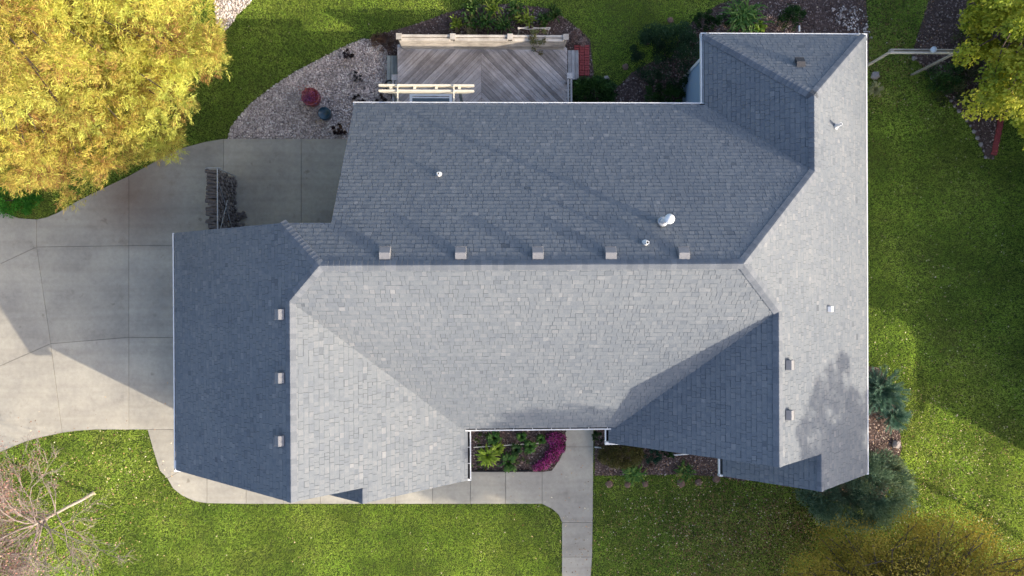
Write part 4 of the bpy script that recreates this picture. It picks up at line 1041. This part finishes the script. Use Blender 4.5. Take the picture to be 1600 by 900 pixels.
for x, y, a_, b_, lab in ((752, 688, .45, .25, 'thin mossy ground cover in the upper left corner of the entry bed'), (815, 715, .6, .28, 'thin green ground cover between the hostas and the magenta mums'), (755, 728, .5, .14, 'thin ground cover along the dark bed edging')):
    shrub('ground_cover', lab, 'plant', x, y, a_, b_, .10, 520, .05, [(.06, .07, .03), (.10, .15, .04), (.16, .22, .06)], stem=False)
# front right bed
shrub('olive_shrub', 'broad olive brown shrub against the front wing eave', 'shrub', 972, 712, .85, .50, .8, 9000, .06, OL + [(.10, .11, .03)])
shrub('low_shrub', 'dark bluish green low shrub right of the olive shrub', 'shrub', 1021, 713, .3, .3, .45, 1200, .06, [(.015, .05, .03), (.03, .09, .05)])
shrub('low_shrub', 'green low plant at the left tip of the short white pipe', 'shrub', 1046, 708, .25, .2, .4, 800, .06, DG)
rosette('strap_leaf_plant', 'light green leafy clump at the lawn edge below the olive shrub', 989, 738, .42, 100, MG + [(.25, .35, .06)], .3, .05, nclump=2)
rosette('strap_leaf_plant', 'yellowing leafy clump at the lawn edge below the short pipe', 1070, 735, .34, 70, MG + [(.35, .3, .08)], .3, .05, nclump=2)
shrub('spent_perennial', 'reddish spent flowers between the two light green clumps', 'plant', 1020, 732, .38, .16, .2, 500, .05, [(.1, .03, .03), (.2, .12, .09), (.35, .28, .22)])
shrub('low_shrub', 'dark leafy plant under the gutter left of the olive shrub', 'shrub', 934, 683, .2, .2, .4, 600, .06, DG)
# right side plants
def feathery(name, label, px, py, R_, h, nb_, cols, z0=.25, sx=1.0):
    x, y = G(px, py, h * .6); e = empty(name, (x, y, 0), label=label, cat='shrub'); B_, D_, T_ = [], [], []; mb = MB()
    for i in range(nb_):
        th = random.uniform(0, 6.283); el = random.uniform(.15, 1.25); L_ = R_ * random.uniform(.7, 1.1)
        d = np.array([math.cos(th) * math.cos(el) * sx, math.sin(th) * math.cos(el), math.sin(el) * h / R_ * .8]); tt = random.gauss(.5, .2)
        tip = d * L_ + [0, 0, z0]; mb.tube([(0, 0, z0 * .5), tuple(tip * .5 + np.array([0, 0, .03])), tuple(tip)], [.012, .008, .003], 4, False)
        for k in range(70):
            t = random.uniform(.25, 1); s = np.array([random.gauss(0, 1) for _ in range(3)]); s = s / np.linalg.norm(s)
            B_.append(d * L_ * t + [0, 0, z0]); D_.append(unit(d + s * .65)); T_.append(min(1, max(0, tt + random.gauss(0, .12))))
    B_ = np.array(B_); blades('foliage', B_, np.array(D_), rng.uniform(.08, .18, len(B_)), .016, T_, foliage_mat(name + '_needles', cols, .15), e); mb.build('stems', M['bark'], e)
feathery('blue_juniper', 'feathery blue green juniper against the right side gutter', 1381, 612, .98, .9, 190, BLU)
feathery('blue_juniper', 'smaller lower juniper just below the feathery one', 1397, 652, .62, .6, 80, BLU)
shrub('spreading_yew', 'big dark blue green evergreen at the lower right house corner', 'shrub', 1352, 770, 2.15, 1.45, 1.9, 40000, .12, [(.075, .125, .07), (.135, .21, .115), (.23, .32, .19), (.22, .25, .11)], aspect=.24)
rosette('strap_leaf_plant', 'pale yellow streaked plant just outside the right gutter near the top', 1367, 140, .35, 50, [(.2, .2, .08), (.45, .42, .2)], .3, .05)
shrub('ground_cover', 'bright green ground cover at the foot of the yellow tree far left', 'plant', 18, 312, 1.0, .55, .3, 3600, .07, [(.02, .10, .01), (.05, .2, .02), (.08, .28, .03)])
shrub('low_shrub', 'dark shrub on the mulch below the timber frame post', 'shrub', 1478, 118, .7, .6, .6, 2600, .07, DG + [(.08, .16, .03)])
shrub('low_shrub', 'mid green shrub beside the top of the red brick strip', 'shrub', 1545, 160, .8, .45, .8, 2600, .07, DG + [(.08, .16, .03)])

for x_, y_, lab in ((1512, 62, 'dim low bush under the left fringe of the yellow green canopy'), (1535, 112, 'dim low bush in the gap of the yellow green canopy'), (1490, 140, 'dim low bush beside the edging stones')):
    shrub('low_shrub', lab, 'shrub', x_, y_, .75, .6, .5, 1500, .08, [(.03, .05, .02), (.07, .09, .03), (.12, .12, .05)])
# ---------------------------------------------------------------- TREES
def limb(mb, a, b, r0, r1, bend=.1, seg=5, n=7):
    a = Vector(a); b = Vector(b); L_ = (b - a).length; pts = []; rad = []
    off = Vector((random.gauss(0, 1), random.gauss(0, 1), random.gauss(0, .5))) * bend * L_
    for i in range(seg + 1):
        t = i / seg; pts.append(a.lerp(b, t) + off * math.sin(math.pi * t) + Vector((random.gauss(0, 1), random.gauss(0, 1), random.gauss(0, 1))) * L_ * .012 * (0 < i < seg)); rad.append(r0 + (r1 - r0) * t)
    mb.tube(pts, rad, n); return pts
# -- the big yellow-green conifer
PINE_SIL = [(-9000, -7000), (400, -7000), (330, -60), (338, 5), (330, 30), (348, 45), (340, 75), (352, 95), (366, 108), (352, 116), (328, 118), (322, 130), (300, 135), (303, 160), (306, 182), (285, 190), (292, 232), (272, 246), (240, 250), (205, 262), (170, 262), (168, 280), (142, 300), (112, 322), (90, 316), (98, 290), (70, 288), (40, 298), (0, 290), (-9000, 300)]
def pine():
    bx_, by_ = -15.3, 9.6; e = empty('yellow_pine', (bx_, by_, 0), label='huge yellow green soft needled conifer filling the upper left corner', cat='tree')
    mb = MB(); limb(mb, (0, 0, 0), (.3, -.1, 13.5), .36, .05, .01, 10, 10); B_, D_, L_, T_ = [], [], [], []
    br = MB(); gi = 0
    clumps = []
    def inside(P0):
        u_, v_ = proj(np.array([P0[0] + bx_, P0[1] + by_, P0[2]])); return in_poly(np.array([[u_, v_]]), PINE_SIL)[0]
    random.seed(21); tips_ = [(108, 314, 2.6), (128, 300, 3.2), (88, 300, 3.0), (160, 285, 2.8), (215, 258, 3.0), (262, 244, 2.6), (296, 184, 3.4), (358, 106, 4.2), (346, 88, 4.6), (318, 126, 3.4), (55, 288, 3.0), (20, 290, 2.8)] * 2
    for i in range(280 + len(tips_)):
        u = (i + .5) / 280; h = 1.2 + 12.0 * u ** 1.3; th = i * 2.39996 + random.gauss(0, .25)
        if i >= 280:
            tx_, ty_, tz_ = tips_[i - 280]; gx_, gy_ = G(tx_, ty_, tz_); th = math.atan2(gy_ - by_, gx_ - bx_); h = tz_ + random.uniform(-.4, .3)
        prof = 10.2 * (1 - ((h - 2.0) / 12.5)) ** .66 if h > 2 else 9.0
        Lb = prof * random.uniform(.74, 1.08) if i < 280 else math.hypot(gx_ - bx_, gy_ - by_) * 1.02; d = Vector((math.cos(th), math.sin(th), 0)); sag = random.uniform(-.12, .04)
        fn = lambda t, L0: Vector((0, 0, h)) + d * L0 * t + Vector((0, 0, L0 * (.08 * t + sag * t * t + .07 * t ** 4)))
        while Lb > 1 and not inside(fn(1, Lb)): Lb -= .3
        pts = [fn(k / 7, Lb) for k in range(8)]; px_, py_ = proj(np.array(pts[7]) + [bx_, by_, 0])
        
        br.tube(pts[:7], [.035 * (1 - t / 8) + .008 for t in range(7)], 5, False)
        side = Vector((-d.y, d.x, 0)); tt = random.gauss(.55, .13)
        m_ = int(Lb * 2.1) + 2
        for k in range(m_):
            t = .22 + .78 * (k + random.random()) / m_; sl = Lb * .17 * (1.2 - t) + .12
            P0 = fn(t, Lb) + side * random.uniform(-1, 1) * sl * 1.6 + Vector((0, 0, random.uniform(.05, .28)))
            bt = tt + random.gauss(0, .13); R0 = random.uniform(.28, .52)
            for j in range(15):
                a_ = random.uniform(0, 6.283); el = random.uniform(-.15, 1.2)
                dv = Vector((math.cos(a_) * math.cos(el), math.sin(a_) * math.cos(el), math.sin(el) * .8)) + d * .55
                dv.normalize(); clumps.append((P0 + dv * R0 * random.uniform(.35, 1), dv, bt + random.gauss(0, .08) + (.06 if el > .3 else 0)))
    C = np.array([c[0] for c in clumps]); D0 = np.array([c[1] for c in clumps]); T0 = np.array([c[2] for c in clumps])
    u, v = proj(C + [bx_, by_, 0]); ok = in_poly(np.stack([u, v], 1), PINE_SIL) & (((u > -260) & (v > -260)) | (np.arange(len(u)) % 7 == 0))
    C, D0, T0 = C[ok], D0[ok], T0[ok]; print('pine clumps', len(C))
    T0 = np.clip(T0 + .20 * vnoise(C, 1.1, 11) + .18 * vnoise(C, 3.4, 12), 0, 1)
    K = int(min(60, 860000 / len(C))); n_ = len(C) * K
    cc = np.repeat(C, K, 0); dd_ = np.repeat(D0, K, 0); t = rng.uniform(0, .26, (n_, 1))
    base = cc + dd_ * t + rng.normal(0, .035, (n_, 3)); d = unit(dd_ + rng.normal(0, .42, (n_, 3)))
    tn = np.clip(np.repeat(T0, K) + rng.normal(0, .10, n_), 0, 1)
    blades('foliage', base, d, rng.uniform(.07, .145, n_), .019, tn, foliage_mat('pine_needles', [(.22, .10, .05), (.42, .25, .08), (.56, .46, .10), (.58, .57, .11), (.64, .68, .15)], .42, .9), e)
    mb.build('trunk', M['bark'], e); br.build('branches', M['bark'], e)
pine()

def leafy(name, label, base, centre, rad, n, lsize, cols, trunk_r=.2, nclump=60, cr=.9, cat='tree', sil=None, fill=.45, aspect=.7, bark='bark', trans=.35, flat=.8, shell=.35):
    e = empty(name, (base[0], base[1], 0), label=label, cat=cat); c = Vector((centre[0] - base[0], centre[1] - base[1], centre[2]))
    mb = MB(); fork = Vector((c.x * .4, c.y * .4, c.z - rad[2] * .6)); limb(mb, (0, 0, 0), fork, trunk_r, trunk_r * .7, .03, 5, 10)
    br = MB(); th = rng.uniform(0, 6.283, nclump); ph = np.arccos(rng.uniform(-1, 1, nclump)); rr = rng.uniform(fill, 1, nclump)
    C = np.stack([np.sin(ph) * np.cos(th) * rad[0] * rr, np.sin(ph) * np.sin(th) * rad[1] * rr, np.cos(ph) * rad[2] * rr], 1) + np.array(c)
    if sil is not None:
        u, v = proj(C + [base[0], base[1], 0]); C = C[in_poly(np.stack([u, v], 1), sil)]; nclump = len(C)
    for k in range(nclump): limb(br, fork.lerp(c, random.uniform(0, .8)), C[k], .05, .012, .12, 4, 5)
    ci = rng.integers(0, nclump, n); s = rng.uniform(.6, 1.2, nclump)[ci][:, None]
    P_ = C[ci] + unit(rng.normal(size=(n, 3))) * (rng.uniform(0, 1, n)[:, None] ** shell) * cr * s * np.array([1, 1, flat])
    d = unit(unit(P_ - np.array(c)) * .5 + rng.normal(0, .7, (n, 3)) + [0, 0, -.1])
    tint = np.clip(.5 + rng.normal(0, .2, nclump)[ci] + rng.normal(0, .13, n), 0, 1); ls = lsize * rng.uniform(.6, 1.3, n)
    blades('foliage', P_, d, ls, ls * aspect, tint, foliage_mat(name + '_leaf', cols, trans, 1.5), e, quad=True)
    mb.build('trunk', M[bark], e); br.build('branches', M[bark], e); return e
MAPLE_SIL = [(1468, 38), (1478, 14), (1500, 8), (1508, -100), (1900, -100), (1900, 300), (1592, 258), (1590, 205), (1560, 165), (1535, 160), (1500, 172), (1498, 160), (1530, 140), (1535, 120), (1505, 92), (1498, 75), (1515, 60), (1545, 52), (1540, 35), (1510, 30), (1490, 42)]
random.seed(9); rng = np.random.default_rng(31)
leafy('yellow_maple', 'tree with bright yellow green leaves at the upper right corner', (19.2, 9.9), (18.0, 8.2, 3.9), (4.2, 4.4, 2.4), 60000, .125, [(.12, .17, .02), (.28, .33, .03), (.46, .46, .05), (.62, .58, .09)], .2, 210, .50, sil=MAPLE_SIL)
GOLD_SIL = [(1238, 905), (1244, 862), (1262, 838), (1300, 828), (1350, 836), (1400, 838), (1418, 812), (1450, 796), (1500, 812), (1545, 838), (1575, 858), (1620, 872), (1900, 900), (1900, 1500), (1100, 1500)]
cx, cy = G(1450, 985, 4.0)
leafy('golden_tree', 'fine leaved olive gold tree along the bottom right edge', (cx + .2, cy - .3), (cx, cy, 3.6), (5.6, 3.6, 2.0), 190000, .075, [(.13, .14, .02), (.33, .26, .035), (.54, .39, .05), (.66, .48, .10)], .12, 1000, .65, sil=GOLD_SIL, aspect=.4)

# -- nearly bare tree, lower left
def bare():
    random.seed(5)
    bx_, by_ = G(146, 770); e = empty('bare_tree', (bx_, by_, 0), label='nearly leafless pale barked tree with russet leaves, lower left', cat='tree')
    mb = MB(); top = Vector((-.5, -.3, 2.5)); limb(mb, (0, 0, 0), top, .062, .04, .02, 5, 9); br = MB(); tips = []
    def grow(p_, d, L_, r_, lev):
        q_ = p_ + d * L_; pts = limb(br, p_, q_, r_, max(.004, r_ * .5), .09, 4, 4 if lev > 1 else 6)
        if lev >= 4: tips.append((q_, d)); tips.append((pts[2], d)); return
        for k in range(3 if lev != 1 else 4):
            t = random.uniform(.3, 1.0) if k else 1.0; s_ = pts[int(t * 4)]
            nd = (d + Vector((random.gauss(0, .5), random.gauss(0, .5), random.gauss(.02, .3)))).normalized(); grow(s_, nd, L_ * random.uniform(.5, .85), max(.0045, r_ * .5), lev + 1)
    for th in (2.9, 3.3, 3.7, 4.1, 4.5, 4.9, 2.3, 5.5, 1.8, 3.1, 2.6, 6.0, 3.5, 3.9, 4.3, 4.7, 2.1, 2.75, 5.2, 4.0, 1.9, 2.2, 2.45, 1.6):
        grow(top.lerp(Vector((-.3, -.2, 1.5)), random.uniform(0, .9)), Vector((math.cos(th) * .95, math.sin(th) * .95, random.uniform(.1, .8))).normalized(), random.uniform(1.05, 1.75), .024, 0)
    limb(br, top, top + Vector((-.6, -.35, 1.4)), .035, .015, .05); mb.build('trunk', M['palebark'], e); br.build('branches', M['twig'], e)
    tp_ = np.array([t[0] for t in tips]); print('bare tips', len(tp_))
    # leaves cling mostly to the lower-left side
    wgt = np.exp(-((tp_[:, 0] + 2.2) ** 2 + (tp_[:, 1] + 1.3) ** 2) / 2.2) + np.exp(-((tp_[:, 0] + 2.2) ** 2 + (tp_[:, 1] - 1.1) ** 2) / 1.5) * .8 + .06
    ci = rng.choice(len(tp_), 8000, p=wgt / wgt.sum()); P_ = tp_[ci] + rng.normal(0, .13, (8000, 3))
    blades('leaves', P_, rng.normal(size=P_.shape) + [0, 0, -.4], rng.uniform(.04, .085, 8000), .045, rng.uniform(0, 1, 8000), foliage_mat('russet_leaf', [(.22, .09, .07), (.40, .20, .16), (.54, .34, .28)], .2), e, quad=True)
bare()

# -- trees off to the south-east that shade the front lawn, and the neighbour's house to the east
leafy('shade_tree', 'tall dense green tree standing beyond the lower right corner', (23.5, -16.7), (23, -16.35, 9.6), (3.7, 3.7, 6.3), 46000, .26, DG + [(.1, .16, .03)], .3, 120, 1.1, trans=.2)
leafy('shade_tree', 'tall slim tree with a high thin crown beyond the right edge', (27.5, -14.25), (27.2, -14.0, 13.2), (2.9, 2.9, 2.6), 7000, .2, DG + [(.1, .16, .03)], .12, 110, .45, trans=.2, fill=.15)

for i_, y_ in enumerate((-3.6, -1.2, 1.2, 3.6, 6.0)):  # evergreens added out of view to deepen the shade on the right lawn
    leafy('added_shade_conifer', 'dark conifer added unseen to deepen shade beyond the right edge, number ' .replace(', number ', ', ') + ('nearest the lit grass', 'second from the lit grass', 'middle of the row', 'fourth from the lit grass', 'farthest from the lit grass')[i_], (21.7, y_), (21.7, y_, 2.6), (.9, 1.1, 2.0), 2600, .2, DG, .12, 26, .6, trans=.1)['group'] = 'conifers added to deepen the lawn shade'
nb_h = empty('neighbour_house', (27.3, 2, 0), label='neighbouring gabled house beyond the right edge', cat='house')
NX0, NX1, NXm = 22.8, 31.8, 27.3
def nchild(mb, name, mat, par=None):
    o = mb.build(name, mat, par or nb_h)
    if par is None: o.location = -nb_h.location
    return o
nwall = simple_mat('neighbour_wall', (.5, .46, .4), None, 3, .8)
for y0_, y1_, zh, pt in ((-8.25, -5.25, 3.5, .42), (-5.25, 13, 5.3, .38)):
    pk = zh + pt * 4.5; mb = MB().box((NX0 + (.4 if zh < 4 else .05), y0_ + (.3 if zh < 4 else .02), 0), (NX1 - .4, y1_ - .02, zh - .02))
    mb.add([(NX0 + .4, y0_ + .3, zh), (NX1 - .4, y0_ + .3, zh), (NXm, y0_ + .3, pk - .2)], [[0, 1, 2]]); nchild(mb, 'wall', nwall)
    rf = MB()
    for x0_, fl_ in ((NX0, 0), (NX1, 1)):
        rf.add([(x0_, y0_, zh), (x0_, y1_, zh), (NXm, y1_, pk), (NXm, y0_, pk), (x0_, y0_, zh - .12), (x0_, y1_, zh - .12), (NXm, y1_, pk - .12), (NXm, y0_, pk - .12)], [[0, 1, 2, 3], [4, 7, 6, 5], [0, 4, 5, 1], [3, 2, 6, 7], [0, 3, 7, 4], [1, 5, 6, 2]])
    nchild(rf, 'roof', M['deckbase'])
for yy_ in (-3, 0, 5, 9):
    wv = nchild(MB().box((NX0 - .02, yy_ - .7, 1.1), (NX0 + .06, yy_ + .7, 2.5)), 'window', M['white'])
    nchild(MB().box((NX0 - .035, yy_ - .6, 1.2), (NX0 - .021, yy_ + .6, 2.4)), 'pane', M['glass'], wv)
tot = sum(len(o.data.polygons) for o in bpy.data.objects if o.type == 'MESH'); print('faces', tot, 'objects', len(bpy.data.objects))
